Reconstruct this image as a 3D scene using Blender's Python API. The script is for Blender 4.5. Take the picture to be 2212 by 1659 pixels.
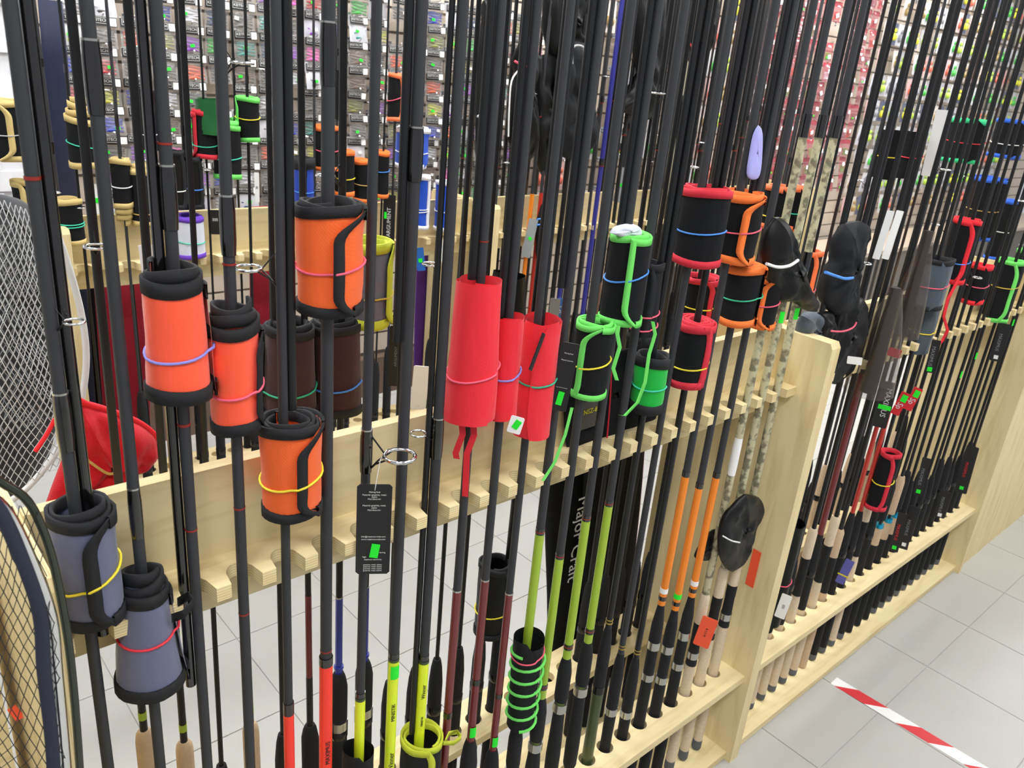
import bpy, math, random
from mathutils import Vector, Matrix, noise
for o in list(bpy.data.objects): bpy.data.objects.remove(o, do_unlink=True)
scene = bpy.context.scene
COL = scene.collection
rnd = random.Random(7)
pi = math.pi

# ------------------------------------------------------------------ camera
W, H_, F, CX, CY = 2212, 1659, 1744.04, 1106.0, 829.5
CAMZ = 1.64
RW = Matrix(((0.75110259, -0.18177119, 0.63466852),
             (-0.65428595, -0.33318874, 0.6788926),
             (0.08806128, -0.92517269, -0.36918926)))        # world = RW @ (right, down, forward)
cam = bpy.data.cameras.new('camera'); camo = bpy.data.objects.new('camera', cam); COL.objects.link(camo)
M3 = Matrix(((RW[0][0], -RW[0][1], -RW[0][2]), (RW[1][0], -RW[1][1], -RW[1][2]), (RW[2][0], -RW[2][1], -RW[2][2])))
camo.matrix_world = Matrix.Translation((0, 0, CAMZ)) @ M3.to_4x4()
cam.sensor_width = 36; cam.lens = 36 * F / W; cam.clip_start = .02
cam.dof.use_dof = True; cam.dof.focus_distance = 1.25; cam.dof.aperture_fstop = 12
scene.camera = camo
scene.view_settings.view_transform = 'Standard'; scene.view_settings.look = 'None'
scene.view_settings.gamma = 1; scene.view_settings.use_curve_mapping = False
scene.view_settings.exposure = 0.55

def ray(p): return RW @ Vector(((p[0] - CX) / F, (p[1] - CY) / F, 1.0))
def ony(p, y):
    d = ray(p); t = y / d[1]; return Vector((t * d[0], y, CAMZ + t * d[2]))
def onz(p, z):
    d = ray(p); t = (z - CAMZ) / d[2]; return Vector((t * d[0], t * d[1], z))
def depth(v): return (RW.transposed() @ (Vector(v) - Vector((0, 0, CAMZ))))[2]

# ------------------------------------------------------------------ world light
w = bpy.data.worlds.new('world'); scene.world = w; w.use_nodes = True
w.node_tree.nodes['Background'].inputs[0].default_value = (.93, .96, 1, 1)
w.node_tree.nodes['Background'].inputs[1].default_value = .35

# ------------------------------------------------------------------ materials
MATS = {}
def srgb(c):
    if isinstance(c, str):
        c = [int(c[i:i + 2], 16) / 255 for i in (0, 2, 4)]
    return tuple(x / 12.92 if x <= .04045 else ((x + .055) / 1.055) ** 2.4 for x in c)
def mat(name, c='808080', rough=.5, metal=0, emit=0, alpha=1, noise=0, bump=0, scale=60, coat=0, trans=0, spec=.5):
    if name in MATS: return MATS[name]
    m = bpy.data.materials.new(name); m.use_nodes = True
    nt = m.node_tree; b = nt.nodes['Principled BSDF']; col = srgb(c) + (1,)
    b.inputs['Base Color'].default_value = col; b.inputs['Roughness'].default_value = rough
    b.inputs['Metallic'].default_value = metal; b.inputs['Alpha'].default_value = alpha
    b.inputs['Coat Weight'].default_value = coat; b.inputs['Coat Roughness'].default_value = .1
    b.inputs['Transmission Weight'].default_value = trans; b.inputs['Specular IOR Level'].default_value = spec
    if emit:
        b.inputs['Emission Color'].default_value = col; b.inputs['Emission Strength'].default_value = emit
    if noise or bump:
        tc = nt.nodes.new('ShaderNodeTexCoord'); n = nt.nodes.new('ShaderNodeTexNoise')
        n.inputs['Scale'].default_value = scale; n.inputs['Detail'].default_value = 4
        nt.links.new(tc.outputs['Object'], n.inputs['Vector'])
        if noise:
            mx = nt.nodes.new('ShaderNodeMix'); mx.data_type = 'RGBA'
            mx.inputs[6].default_value = tuple(x * (1 - noise) for x in col[:3]) + (1,)
            mx.inputs[7].default_value = tuple(min(1, x * (1 + noise)) for x in col[:3]) + (1,)
            nt.links.new(n.outputs['Fac'], mx.inputs[0]); nt.links.new(mx.outputs[2], b.inputs['Base Color'])
        if bump:
            bp = nt.nodes.new('ShaderNodeBump'); bp.inputs['Strength'].default_value = bump
            bp.inputs['Distance'].default_value = .002
            nt.links.new(n.outputs['Fac'], bp.inputs['Height']); nt.links.new(bp.outputs['Normal'], b.inputs['Normal'])
    MATS[name] = m; return m
def cloth(name, c, rough=.75, weave=0.25, sheen=.15, freq=900):
    """woven cloth: two crossed fine waves as relief plus soft noise wrinkles"""
    if name in MATS: return MATS[name]
    m = mat(name, c, rough); nt = m.node_tree; b = nt.nodes['Principled BSDF']
    b.inputs['Sheen Weight'].default_value = sheen; b.inputs['Specular IOR Level'].default_value = .3
    tc = nt.nodes.new('ShaderNodeTexCoord')
    wv = nt.nodes.new('ShaderNodeTexWave'); wv.inputs['Scale'].default_value = freq / 6.28; wv.bands_direction = 'DIAGONAL'
    nz = nt.nodes.new('ShaderNodeTexNoise'); nz.inputs['Scale'].default_value = 38; nz.inputs['Detail'].default_value = 3
    mp = nt.nodes.new('ShaderNodeMapping'); mp.inputs['Scale'].default_value = (1, 1, .35)
    nt.links.new(tc.outputs['Object'], wv.inputs['Vector']); nt.links.new(tc.outputs['Object'], mp.inputs['Vector'])
    nt.links.new(mp.outputs['Vector'], nz.inputs['Vector'])
    b1 = nt.nodes.new('ShaderNodeBump'); b1.inputs['Strength'].default_value = weave; b1.inputs['Distance'].default_value = .0004
    b2 = nt.nodes.new('ShaderNodeBump'); b2.inputs['Strength'].default_value = .45; b2.inputs['Distance'].default_value = .006
    nt.links.new(nz.outputs['Fac'], b2.inputs['Height']); nt.links.new(wv.outputs['Fac'], b1.inputs['Height'])
    nt.links.new(b2.outputs['Normal'], b1.inputs['Normal']); nt.links.new(b1.outputs['Normal'], b.inputs['Normal'])
    return m
def ply(name, axis, base='eddba9', dark='dcc690'):
    """birch plywood: stretched grain, thin dark glue lines across the given thickness axis"""
    m = mat(name, base, .55); nt = m.node_tree; b = nt.nodes['Principled BSDF']
    tc = nt.nodes.new('ShaderNodeTexCoord'); mp = nt.nodes.new('ShaderNodeMapping')
    sc = [3.0, 26.0, 26.0]
    if axis == 0: sc = [26.0, 26.0, 3.0]
    mp.inputs['Scale'].default_value = sc
    nt.links.new(tc.outputs['Object'], mp.inputs['Vector'])
    nz = nt.nodes.new('ShaderNodeTexNoise'); nz.inputs['Scale'].default_value = 1.6; nz.inputs['Detail'].default_value = 6
    nz.inputs['Distortion'].default_value = .6
    nt.links.new(mp.outputs['Vector'], nz.inputs['Vector'])
    mx = nt.nodes.new('ShaderNodeMix'); mx.data_type = 'RGBA'
    mx.inputs[6].default_value = srgb(dark) + (1,); mx.inputs[7].default_value = srgb(base) + (1,)
    rp = nt.nodes.new('ShaderNodeMapRange'); rp.inputs[1].default_value = .3; rp.inputs[2].default_value = .55
    nt.links.new(nz.outputs['Fac'], rp.inputs[0]); nt.links.new(rp.outputs[0], mx.inputs[0])
    sx = nt.nodes.new('ShaderNodeSeparateXYZ'); nt.links.new(tc.outputs['Object'], sx.inputs[0])
    ml = nt.nodes.new('ShaderNodeMath'); ml.operation = 'MULTIPLY'; ml.inputs[1].default_value = 2 * pi / .0036
    sn = nt.nodes.new('ShaderNodeMath'); sn.operation = 'SINE'
    nt.links.new(sx.outputs[axis], ml.inputs[0]); nt.links.new(ml.outputs[0], sn.inputs[0])
    gt = nt.nodes.new('ShaderNodeMapRange'); gt.inputs[1].default_value = .2; gt.inputs[2].default_value = .9; gt.inputs[4].default_value = .6
    nt.links.new(sn.outputs[0], gt.inputs[0])
    # glue lines only on edges (faces whose object normal is not the thickness axis)
    nn = nt.nodes.new('ShaderNodeSeparateXYZ'); nt.links.new(tc.outputs['Normal'], nn.inputs[0])
    ab = nt.nodes.new('ShaderNodeMath'); ab.operation = 'ABSOLUTE'; nt.links.new(nn.outputs[axis], ab.inputs[0])
    lt = nt.nodes.new('ShaderNodeMath'); lt.operation = 'LESS_THAN'; lt.inputs[1].default_value = .5; nt.links.new(ab.outputs[0], lt.inputs[0])
    mu = nt.nodes.new('ShaderNodeMath'); mu.operation = 'MULTIPLY'
    nt.links.new(gt.outputs[0], mu.inputs[0]); nt.links.new(lt.outputs[0], mu.inputs[1])
    m2 = nt.nodes.new('ShaderNodeMix'); m2.data_type = 'RGBA'; m2.inputs[7].default_value = srgb('c0a069') + (1,)
    nt.links.new(mu.outputs[0], m2.inputs[0]); nt.links.new(mx.outputs[2], m2.inputs[6])
    nt.links.new(m2.outputs[2], b.inputs['Base Color'])
    return m
PLYX, PLYY, PLYZ = ply('plywood_x', 0), ply('plywood_y', 1), ply('plywood_z', 2)
BLANK = mat('graphite_blank', '313235', .55, spec=.4)
BLANK2 = mat('graphite_dark', '141517', .4, spec=.4)
GLOSS = mat('gloss_black', '0c0b0c', .12, spec=.7, coat=.5)
BRONZE = mat('brown_blank', '2c1f1d', .25, coat=.4)
EVA = mat('eva_foam', '131417', .85, bump=.3, scale=500)
CORK = mat('cork', 'c9ae8e', .8, noise=.16, scale=140, bump=.2)
CORKG = mat('cork_pale', 'd6c3a6', .8, noise=.14, scale=140, bump=.2)
SILVER = mat('silver', 'b9b9b4', .25, metal=.9)
CHROME = mat('chrome', 'd8dadd', .12, metal=1)
DKMET = mat('dark_metal', '3a3a3c', .25, metal=.9)
RUBBER = mat('grey_rubber', '5b5f66', .8)
REDL = mat('red_thread', '8e2418', .4); GOLD = mat('gold_thread', 'b59a4c', .3, metal=.6)
FLUOY = mat('fluo_yellow', 'e3f52a', .35); FLUOR = mat('fluo_red', 'ff3a24', .35); FLUOO = mat('orange_blank', 'f58a22', .35)
LIME = mat('lime_blank', '9fbd36', .3); MAROON = mat('maroon_blank', '6e1c22', .3, coat=.4)
BLUEB = mat('blue_blank', '25369c', .3, coat=.4); NAVYB = mat('indigo_blank', '2f2f86', .35); NAVY2 = mat('navy_blank', '141b38', .3, coat=.4); REDB = mat('red_blank', 'b8261c', .3, coat=.4)
OLIVE = mat('olive_blank', '3f4c2a', .35); CAMO = mat('camo_blank', 'a39c78', .5, noise=.1, scale=70)
_n = CAMO.node_tree; _mx = [q for q in _n.nodes if q.type == 'MIX'][0]; _mx.inputs[6].default_value = srgb('77715a') + (1,); _mx.inputs[7].default_value = srgb('c0ba96') + (1,)
_mr = _n.nodes.new('ShaderNodeMapRange'); _mr.inputs[1].default_value = .42; _mr.inputs[2].default_value = .56
_n.links.new([q for q in _n.nodes if q.type == 'TEX_NOISE'][0].outputs['Fac'], _mr.inputs[0]); _n.links.new(_mr.outputs[0], _mx.inputs[0])
WHITEP = mat('white_card', 'f4f4f2', .5); GREENS = mat('green_sticker', '19f02c', .5); BLACKC = mat('black_card', '131214', .4)
ORANGEC = mat('orange_card', 'ff5c34', .45); GREYC = mat('grey_card', '7f8285', .5); INK = mat('black_ink', '151515', .6)
TEXTW = mat('white_print', 'dcdcd8', .6); TEXTY = mat('yellow_print', 'e5d51e', .6); REDC = mat('red_card', 'd3202a', .4); BLUEC = mat('blue_card', '2266b8', .4)
FILM = mat('clear_film', 'b9b7b4', .1, alpha=.26, spec=1, coat=.6); SMOKE = mat('smoky_film', '4a3a30', .16, alpha=.42, spec=1, coat=1)
C = {
 'orange': cloth('orange_canvas', 'f2662a', .7), 'coral': cloth('coral_nylon', 'ff5b38', .5, .1, .3), 'grey': cloth('slate_nylon', '61647f', .35, .08, .3),
 'black': cloth('black_canvas', '121315', .95, sheen=0), 'bshine': cloth('black_nylon', '0e0f10', .42, .08, sheen=0), 'red': cloth('red_cotton', 'ea2b38', .75, .15),
 'maroon': cloth('maroon_canvas', '3c2020', .8), 'stone': cloth('grey_canvas', '66676f', .8), 'green': cloth('green_nylon', '12b23c', .5, .1),
 'dgreen': cloth('dark_green_nylon', '17602c', .5, .1), 'white': cloth('white_mesh', 'd9dce8', .7), 'blue': cloth('blue_nylon', '2350c4', .4, .08),
 'rblue': cloth('royal_blue_nylon', '2444b0', .5), 'crimson': cloth('crimson_velvet', 'a81c36', .8), 'purple': cloth('purple_cloth', '5a2a86', .7),
 'navy': cloth('navy_cloth', '1f2440', .7), 'dred': cloth('scarlet_cloth', 'c40a20', .75), 'slate': cloth('slate_blue', '4c565f', .6), 'charcoal': cloth('charcoal_cloth', '16181b', .7, sheen=0),
 'khaki': cloth('khaki_cloth', 'a29d86', .8), 'mesh': cloth('dark_mesh_cloth', '3a3b3d', .8, .6), 'lilac': cloth('lilac_cloth', 'a9a8e8', .6)}
T = {k: mat('trim_' + k, v, .8, bump=.2, scale=400) for k, v in dict(black='141518', tan='d2b978', red='d3273a', green='6fdd62', lime='c3cc34', orange='fb7c33',
     peach='ff7f4f', white='ecebf0', purple='6d3fc0', blue='2f63d6', teal='3fd0a6', grey='5b5f66', scarlet='e8202e', mint='2fc482').items()}
B = {k: mat('elastic_' + k, v, .6) for k, v in dict(pink='f0607a', yellow='f1dd35', red='e0303f', teal='3ecda8', blue='4b8fe6', lilac='8f8fe0', white='efefec',
     green='2fae80', tan='c9a55c', grey='aeb0b0', black='222222', gold='c9ae3c').items()}

# ------------------------------------------------------------------ mesh helpers
class G:
    def __init__(s): s.v = []; s.f = []; s.m = []; s.sm = []
    def quad(s, *idx, m=0, sm=False): s.f.append(idx); s.m.append(m); s.sm.append(sm)
    def box(s, x0, x1, y0, y1, z0, z1, m=0):
        b = len(s.v)
        s.v += [(x0, y0, z0), (x1, y0, z0), (x1, y1, z0), (x0, y1, z0), (x0, y0, z1), (x1, y0, z1), (x1, y1, z1), (x0, y1, z1)]
        for q in ((0, 3, 2, 1), (4, 5, 6, 7), (0, 1, 5, 4), (1, 2, 6, 5), (2, 3, 7, 6), (3, 0, 4, 7)): s.quad(*[b + i for i in q], m=m)
    def tube(s, pts, r, n=8, m=0, closed=False, cap=True):
        pts = [Vector(p) for p in pts]; N = len(pts); rings = []
        rr = r if isinstance(r, (list, tuple)) else [r] * N
        up = None
        for i, p in enumerate(pts):
            a = pts[(i - 1) % N] if (closed or i > 0) else p
            c = pts[(i + 1) % N] if (closed or i < N - 1) else p
            t = (c - a).normalized() if (c - a).length > 1e-9 else Vector((0, 0, 1))
            if up is None:
                up = Vector((0, 0, 1)) if abs(t.z) < .9 else Vector((1, 0, 0))
            u = t.cross(up)
            if u.length < 1e-6: u = t.orthogonal()
            u.normalize(); v = u.cross(t).normalized(); up = v
            b = len(s.v)
            for k in range(n):
                an = 2 * pi * k / n
                q = p + (u * math.cos(an) + v * math.sin(an)) * rr[i]; s.v.append(tuple(q))
            rings.append(b)
        for i in range(N if closed else N - 1):
            a, b = rings[i], rings[(i + 1) % N]
            for k in range(n): s.quad(a + k, a + (k + 1) % n, b + (k + 1) % n, b + k, m=m, sm=True)
        if cap and not closed:
            for rg, fl in ((rings[0], 1), (rings[-1], 0)):
                b = len(s.v); s.v += [s.v[rg + k] for k in range(n)]; q = [b + k for k in range(n)]
                s.quad(*(q[::-1] if fl else q), m=m)
    def lathe(s, prof, n=10, m=0, x=0, y=0, mats=None):
        b0 = len(s.v)
        for z, r in prof:
            for k in range(n):
                a = 2 * pi * k / n; s.v.append((x + r * math.cos(a), y + r * math.sin(a), z))
        for i in range(len(prof) - 1):
            mm = mats[i] if mats else m
            for k in range(n):
                s.quad(b0 + i * n + k, b0 + i * n + (k + 1) % n, b0 + (i + 1) * n + (k + 1) % n, b0 + (i + 1) * n + k, m=mm, sm=True)
        L = b0 + (len(prof) - 1) * n
        for rg, fl in ((b0, 1), (L, 0)):
            b = len(s.v); s.v += [s.v[rg + k] for k in range(n)]; q = [b + k for k in range(n)]
            s.quad(*(q[::-1] if fl else q), m=(mats[0] if fl else mats[-1]) if mats else m)
    def grid(s, P, m=0, sm=True):
        b = len(s.v); R, K = len(P), len(P[0])
        for row in P: s.v += [tuple(p) for p in row]
        for i in range(R - 1):
            for j in range(K - 1): s.quad(b + i * K + j, b + i * K + j + 1, b + (i + 1) * K + j + 1, b + (i + 1) * K + j, m=m, sm=sm)
    def strip(s, A, Bq, m=0):
        """ribbon between two polylines"""
        s.grid([A, Bq], m=m)
    def mesh(s, name, mats):
        me = bpy.data.meshes.new(name); me.from_pydata(s.v, [], s.f)
        for mm in (mats if isinstance(mats, (list, tuple)) else [mats]): me.materials.append(mm)
        me.polygons.foreach_set('material_index', s.m); me.polygons.foreach_set('use_smooth', s.sm); me.update()
        return me
def put(name, me, parent=None, loc=(0, 0, 0), rot=(0, 0, 0)):
    o = bpy.data.objects.new(name, me); COL.objects.link(o); o.location = loc; o.rotation_euler = rot
    if parent: o.parent = parent
    return o
def thing(name, label, cat, loc=(0, 0, 0), rot=(0, 0, 0), group=None):
    o = put(name, None, None, loc, rot); o.empty_display_size = .05
    return tag(o, label, cat, group)
def tag(o, label, cat, group=None):
    o['label'] = label; o['category'] = cat
    if group: o['group'] = group
    return o
def struct(name, me, loc=(0, 0, 0)):
    o = put(name, me, None, loc); o['kind'] = 'structure'; return o
TXT = {}
def text(s, size, m, align='CENTER'):
    key = (s, size, m.name, align)
    if key in TXT: return TXT[key]
    cu = bpy.data.curves.new('t', 'FONT'); cu.body = s; cu.size = size; cu.align_x = align; cu.align_y = 'CENTER'; cu.resolution_u = 2; cu.extrude = .00015
    o = bpy.data.objects.new('t', cu); COL.objects.link(o)
    dg = bpy.context.evaluated_depsgraph_get(); me = bpy.data.meshes.new_from_object(o.evaluated_get(dg))
    bpy.data.objects.remove(o); bpy.data.curves.remove(cu)
    me.materials.clear(); me.materials.append(m); me.name = 'lettering'; TXT[key] = me
    return me

# ------------------------------------------------------------------ room: floor, walls, ceiling, lamps
FLOORM = mat('tile_ceramic', 'bcbbb5', .42, noise=.05, scale=6, spec=.4)
GROUT = mat('grout', 'b9b7b1', .9)
g = G(); g.box(-3, 11, -3, 4.2, -.06, -.003); floor = struct('floor', g.mesh('floor', GROUT))
TP = .3325; X0T, Y0T = 2.4255 - 40 * TP, .572 - 30 * .33
g = G(); b = .004; w2, d2 = TP - .0014, .33 - .0014
P = [(0, 0, -.003), (w2, 0, -.003), (w2, d2, -.003), (0, d2, -.003), (b, b, 0), (w2 - b, b, 0), (w2 - b, d2 - b, 0), (b, d2 - b, 0)]
P = [(x, y, z - .0008 if i < 4 else z) for i, (x, y, z) in enumerate(P)]
b = .0011
P[4:] = [(b, b, 0), (w2 - b, b, 0), (w2 - b, d2 - b, 0), (b, d2 - b, 0)]
g.v = P
for q in ((4, 5, 6, 7), (0, 1, 5, 4), (1, 2, 6, 5), (2, 3, 7, 6), (3, 0, 4, 7)): g.quad(*q)
tile_me = g.mesh('tile', FLOORM)
rest = G()
for i in range(80):
    for j in range(60):
        x, y = X0T + i * TP, Y0T + j * .33
        if x < -2.9 or x > 10.6 or y < -2.9 or y > 3.8: continue
        if -.4 < x < 5.4 and -.5 < y < 3.3: put('floor_tile', tile_me, floor, (x, y, 0))
        else:
            bb = len(rest.v); rest.v += [(x + a, y + c, z) for a, c, z in P]
            for q in ((4, 5, 6, 7), (0, 1, 5, 4), (1, 2, 6, 5), (2, 3, 7, 6), (3, 0, 4, 7)): rest.quad(*[bb + k for k in q])
o = put('far_tiles', rest.mesh('far_tiles', FLOORM), floor); o['kind'] = 'stuff'

WY = 3.3
CREAM = mat('slatwall_laminate', 'cdbfae', .45, noise=.06, scale=8)
GROOVE = mat('groove_aluminium', '8d857c', .5)
g = G(); g.box(.72, 10.9, WY + .012, WY + .06, 0, 3.0); wall = struct('wall_back', g.mesh('wall_back', GROOVE))
for i in range(27):
    z0 = .22 + i * .1
    for xa, xb in ((.72, 3.1), (3.1, 5.5), (5.5, 7.9), (7.9, 10.9)):
        g = G(); g.box(xa + .002, xb - .002, WY, WY + .014, z0, z0 + .089); put('slat', g.mesh('slat', CREAM), wall)
g = G(); g.box(.74, 10.9, WY - .05, WY + .01, 0, .2); put('plinth', g.mesh('plinth', mat('brown_plinth', '6a5648', .6)), wall)
WBR = mat('white_painted_brick', 'e9eaec', .8, bump=.9, scale=25)
g = G(); g.box(-3, .70, 3.32, 3.45, 0, 3.0); lw = struct('wall_left', g.mesh('wall_left', mat('white_mortar', 'dcdde0', .9)))
bg = G(); bg.box(0, .235, 0, .02, 0, .068); brick = bg.mesh('brick', WBR)
for i in range(8, 30):
    for k in range(5):
        x = .70 - .235 - k * .243 - (.12 if i % 2 else 0)
        put('brick', brick, lw, (x, 3.305 + rnd.uniform(-.003, .003), i * .076))
        if i % 2 and k == 0:
            pass
g = G(); g.box(-3, 11, -3, 4.2, 3.0, 3.05); struct('ceiling', g.mesh('ceiling', mat('ceiling_white', 'efefee', .9)))
LAMP = mat('lamp_diffuser', 'fbfcff', .5, emit=17); HOUS = mat('lamp_housing', 'e8e8e8', .5)
for i, (lx, ly) in enumerate([(-.6, -.4), (1.4, -.4), (3.4, -.4), (5.6, -.4), (-.2, 1.75), (1.8, 1.75), (3.8, 1.75), (6.0, 1.75), (8.2, 1.75), (1.3, 2.72), (3.4, 2.72), (5.6, 2.72), (7.8, 2.72)]):
    row = 'above the front aisle' if ly < 0 else 'above the aisle between the racks' if ly < 2 else 'added to brighten the slat wall'  # row nearest the slat wall is an unseen addition that brightens it
    t = thing('ceiling_lamp', 'long white fluorescent panel lamp ' + row, 'lamp', (lx, ly, 2.93), group='panel lamps ' + row)
    g = G(); g.box(-.66, .66, -.2, .2, 0, .07); put('housing', g.mesh('housing', HOUS), t)
    g = G(); g.box(-.62, .62, -.16, .16, -.012, -.001); put('diffuser', g.mesh('diffuser', LAMP), t)

# ------------------------------------------------------------------ plywood rod racks
PIT = .0567
def box_part(name, par, m, *a):
    g = G(); g.box(*a); return put(name, g.mesh(name, m), par)
def rail_mesh(xs, x0, x1, ytip, yback, z0, z1):
    g = G(); hw, dep = .0195, .034; sg = 1 if yback > ytip else -1
    X = [x0]
    for xc in xs: X += [xc - hw + hw * 2 * j / 12 for j in range(13)]
    X.append(x1); rows = []
    xset = sorted(set(round(x, 6) for x in X if x0 <= x <= x1))
    def fy(x):
        for xc in xs:
            d = abs(x - xc)
            if d < hw - 1e-5: return ytip + sg * (.004 + dep * math.sqrt(max(0, 1 - (d / hw) ** 2)) ** 1.0)
        return ytip
    top_f = [(x, fy(x), z1) for x in xset]; top_b = [(x, yback, z1) for x in xset]
    bot_f = [(x, fy(x), z0) for x in xset]; bot_b = [(x, yback, z0) for x in xset]
    g.grid([top_f, top_b] if sg > 0 else [top_b, top_f], sm=False); g.grid([bot_b, bot_f] if sg > 0 else [bot_f, bot_b], sm=False)
    g.grid([bot_f, top_f] if sg > 0 else [top_f, bot_f], sm=False); g.grid([top_b, bot_b] if sg > 0 else [bot_b, top_b], sm=False)
    n = len(xset)
    for i in (0, n - 1):
        bb = len(g.v); g.v += [top_f[i], top_b[i], bot_b[i], bot_f[i]]; g.quad(bb, bb + 1, bb + 2, bb + 3)
    return g.mesh('notched_rail', PLYZ)
def shelf_mesh(xs, x0, x1, y0, y1, yc, z0, z1, r=.0185):
    g = G(); p = PIT / 2
    def cell(xa, xb, xc):
        N = 16; ring = []; out = []
        for k in range(N):
            a = 2 * pi * k / N + pi / 16; c, s = math.cos(a), math.sin(a)
            ring.append((xc + r * c, yc + r * s))
            tx = ((xb - xc) / c) if c > 0 else ((xa - xc) / c); ty = ((y1 - yc) / s) if s > 0 else ((y0 - yc) / s)
            t = min(tx, ty); out.append((xc + t * c, yc + t * s))
        for z, fl in ((z1, 0), (z0, 1)):
            bb = len(g.v); g.v += [(a, b_, z) for a, b_ in ring] + [(a, b_, z) for a, b_ in out]
            for k in range(N):
                q = (bb + k, bb + N + k, bb + N + (k + 1) % N, bb + (k + 1) % N)
                g.quad(*(q[::-1] if fl else q))
            for cxx, cyy in ((xa, y0), (xb, y0), (xb, y1), (xa, y1)):
                # fill the corner between the two nearest outer points
                i0 = min(range(N), key=lambda k: (out[k][0] - cxx) ** 2 + (out[k][1] - cyy) ** 2)
                near = sorted(range(N), key=lambda k: (out[k][0] - cxx) ** 2 + (out[k][1] - cyy) ** 2)[:2]
                ci = len(g.v); g.v.append((cxx, cyy, z)); g.f.append((bb + N + near[0], ci, bb + N + near[1])); g.m.append(0); g.sm.append(False)
        bb = len(g.v); g.v += [(a, b_, z0) for a, b_ in ring] + [(a, b_, z1) for a, b_ in ring]
        for k in range(N): g.quad(bb + k, bb + (k + 1) % N, bb + N + (k + 1) % N, bb + N + k, sm=True)
    for xc in xs: cell(xc - p, xc + p, xc)
    xa, xb = xs[0] - p, xs[-1] + p
    if xa > x0: g.box(x0, xa, y0, y1, z0, z1)
    if xb < x1: g.box(xb, x1, y0, y1, z0, z1)
    bb = len(g.v); g.v += [(xa, y0, z0), (xb, y0, z0), (xb, y0, z1), (xa, y0, z1), (xa, y1, z0), (xb, y1, z0), (xb, y1, z1), (xa, y1, z1)]
    g.quad(bb, bb + 1, bb + 2, bb + 3); g.quad(bb + 7, bb + 6, bb + 5, bb + 4)
    return g.mesh('shelf', PLYZ)
def panel_mesh(x0, x1, y0, y1, z1):
    g = G(); c = .012; g.v = []
    prof = [(y0, 0), (y0, z1 - c), (y0 + c * .6, z1), (y1 - c * .6, z1), (y1, z1 - c), (y1, 0)]
    n = len(prof)
    for x in (x0, x1): g.v += [(x, y, z) for y, z in prof]
    g.quad(*range(n)[::-1]); g.quad(*range(n, 2 * n))
    for k in range(n): g.quad(k, (k + 1) % n, n + (k + 1) % n, n + k)
    g.f[0] = tuple(range(n)); g.f[1] = tuple(range(2 * n - 1, n - 1, -1))
    return g.mesh('end_panel', PLYX)
def rack(label, x0, x1, dy, fx, rx):
    """two back-to-back halves between the end panels; x0/x1 = inner faces"""
    t = thing('rod_rack', label, 'rack', ((x0 + x1) / 2, .916 + dy, 0))
    ox, oy = (x0 + x1) / 2, .916 + dy
    def L(me, nm):
        for v in me.vertices: v.co.x -= ox; v.co.y -= oy
        return put(nm, me, t)
    for a, b_ in ((x0 - .018, x0), (x1, x1 + .018)): L(panel_mesh(a, b_, .728 + dy, 1.104 + dy, 1.155), 'end_panel')
    g = G(); g.box(x0, x1, .85 + dy, .868 + dy, .965, 1.162); L(g.mesh('back_board', PLYY), 'back_board')
    L(rail_mesh(fx, x0, x1, .786 + dy, .85 + dy, 1.021, 1.04), 'notched_rail')
    L(rail_mesh(rx, x0, x1, 1.046 + dy, .868 + dy, 1.021, 1.04), 'notched_rail')
    L(shelf_mesh(fx, x0, x1, .743 + dy, .852 + dy, .80 + dy, .256, .275), 'shelf')
    L(shelf_mesh(rx, x0, x1, .98 + dy, 1.089 + dy, 1.032 + dy, .256, .275), 'shelf')
    for ya, yb in ((.743, .868), (.964, 1.089)):
        g = G(); g.box(x0, x1, ya + dy, yb + dy, .006, .026); L(g.mesh('base_board', PLYZ), 'base_board')
    return t
DY = 1.49
FAX = [.163 + PIT * k for k in range(25)]; RAX = [.207 + PIT * k for k in range(24)]
FBX = [1.655 + PIT * k for k in range(25)]; RBX = [1.66 + PIT * k for k in range(25)]
FCX = [.56 + PIT * k for k in range(24)]; RCX = [.58 + PIT * k for k in range(23)]
FDX = [1.975 + PIT * k for k in range(38)]; RDX = [1.985 + PIT * k for k in range(38)]
rack('birch plywood rod rack holding the orange and slate rolled bags, nearest the net', .125, 1.58, 0, FAX, RAX)
rack('birch plywood rod rack with densely packed black grips beside the red-white floor tape', 1.616, 3.07, 0, FBX, RBX)
rack('birch plywood rod rack behind the front row, with tan-edged rolled bags', .52, 1.90, DY, FCX, RCX)
rack('birch plywood rod rack behind the front row, with indigo and orange rods', 1.936, 4.16, DY, FDX, RDX)

# ------------------------------------------------------------------ fishing rods
def ordw(n):
    o1 = ['', 'first', 'second', 'third', 'fourth', 'fifth', 'sixth', 'seventh', 'eighth', 'ninth', 'tenth', 'eleventh', 'twelfth', 'thirteenth', 'fourteenth', 'fifteenth', 'sixteenth', 'seventeenth', 'eighteenth', 'nineteenth']
    if n < 20: return o1[n]
    tens = {2: 'twent', 3: 'thirt', 4: 'fort'}[n // 10]
    return tens + ('ieth' if n % 10 == 0 else 'y-' + o1[n % 10])
ZB = .0275
def guide_mesh(size, rb, chrome=True):
    key = ('guide', size, rb, chrome)
    if key in TXT: return TXT[key]
    g = G(); d = rb + size * 1.9
    ring = [(d + size * math.cos(a), size * math.sin(a), .012 * 0) for a in [2 * pi * k / 14 for k in range(14)]]
    g.tube(ring, size * .13, 6, 0, closed=True)
    for s in (-1, 1): g.tube([(rb * .8, 0, -size * 1.3), (rb + size * .4, s * size * .25, -size * .7), (d - size * .6, s * size * .8, 0)], size * .07, 5, 1)
    g.tube([(rb * .8, 0, size * 1.2), (d - size, 0, 0)], size * .06, 5, 1)
    me = g.mesh('guide', [CHROME if chrome else DKMET, DKMET]); TXT[key] = me; return me
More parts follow.
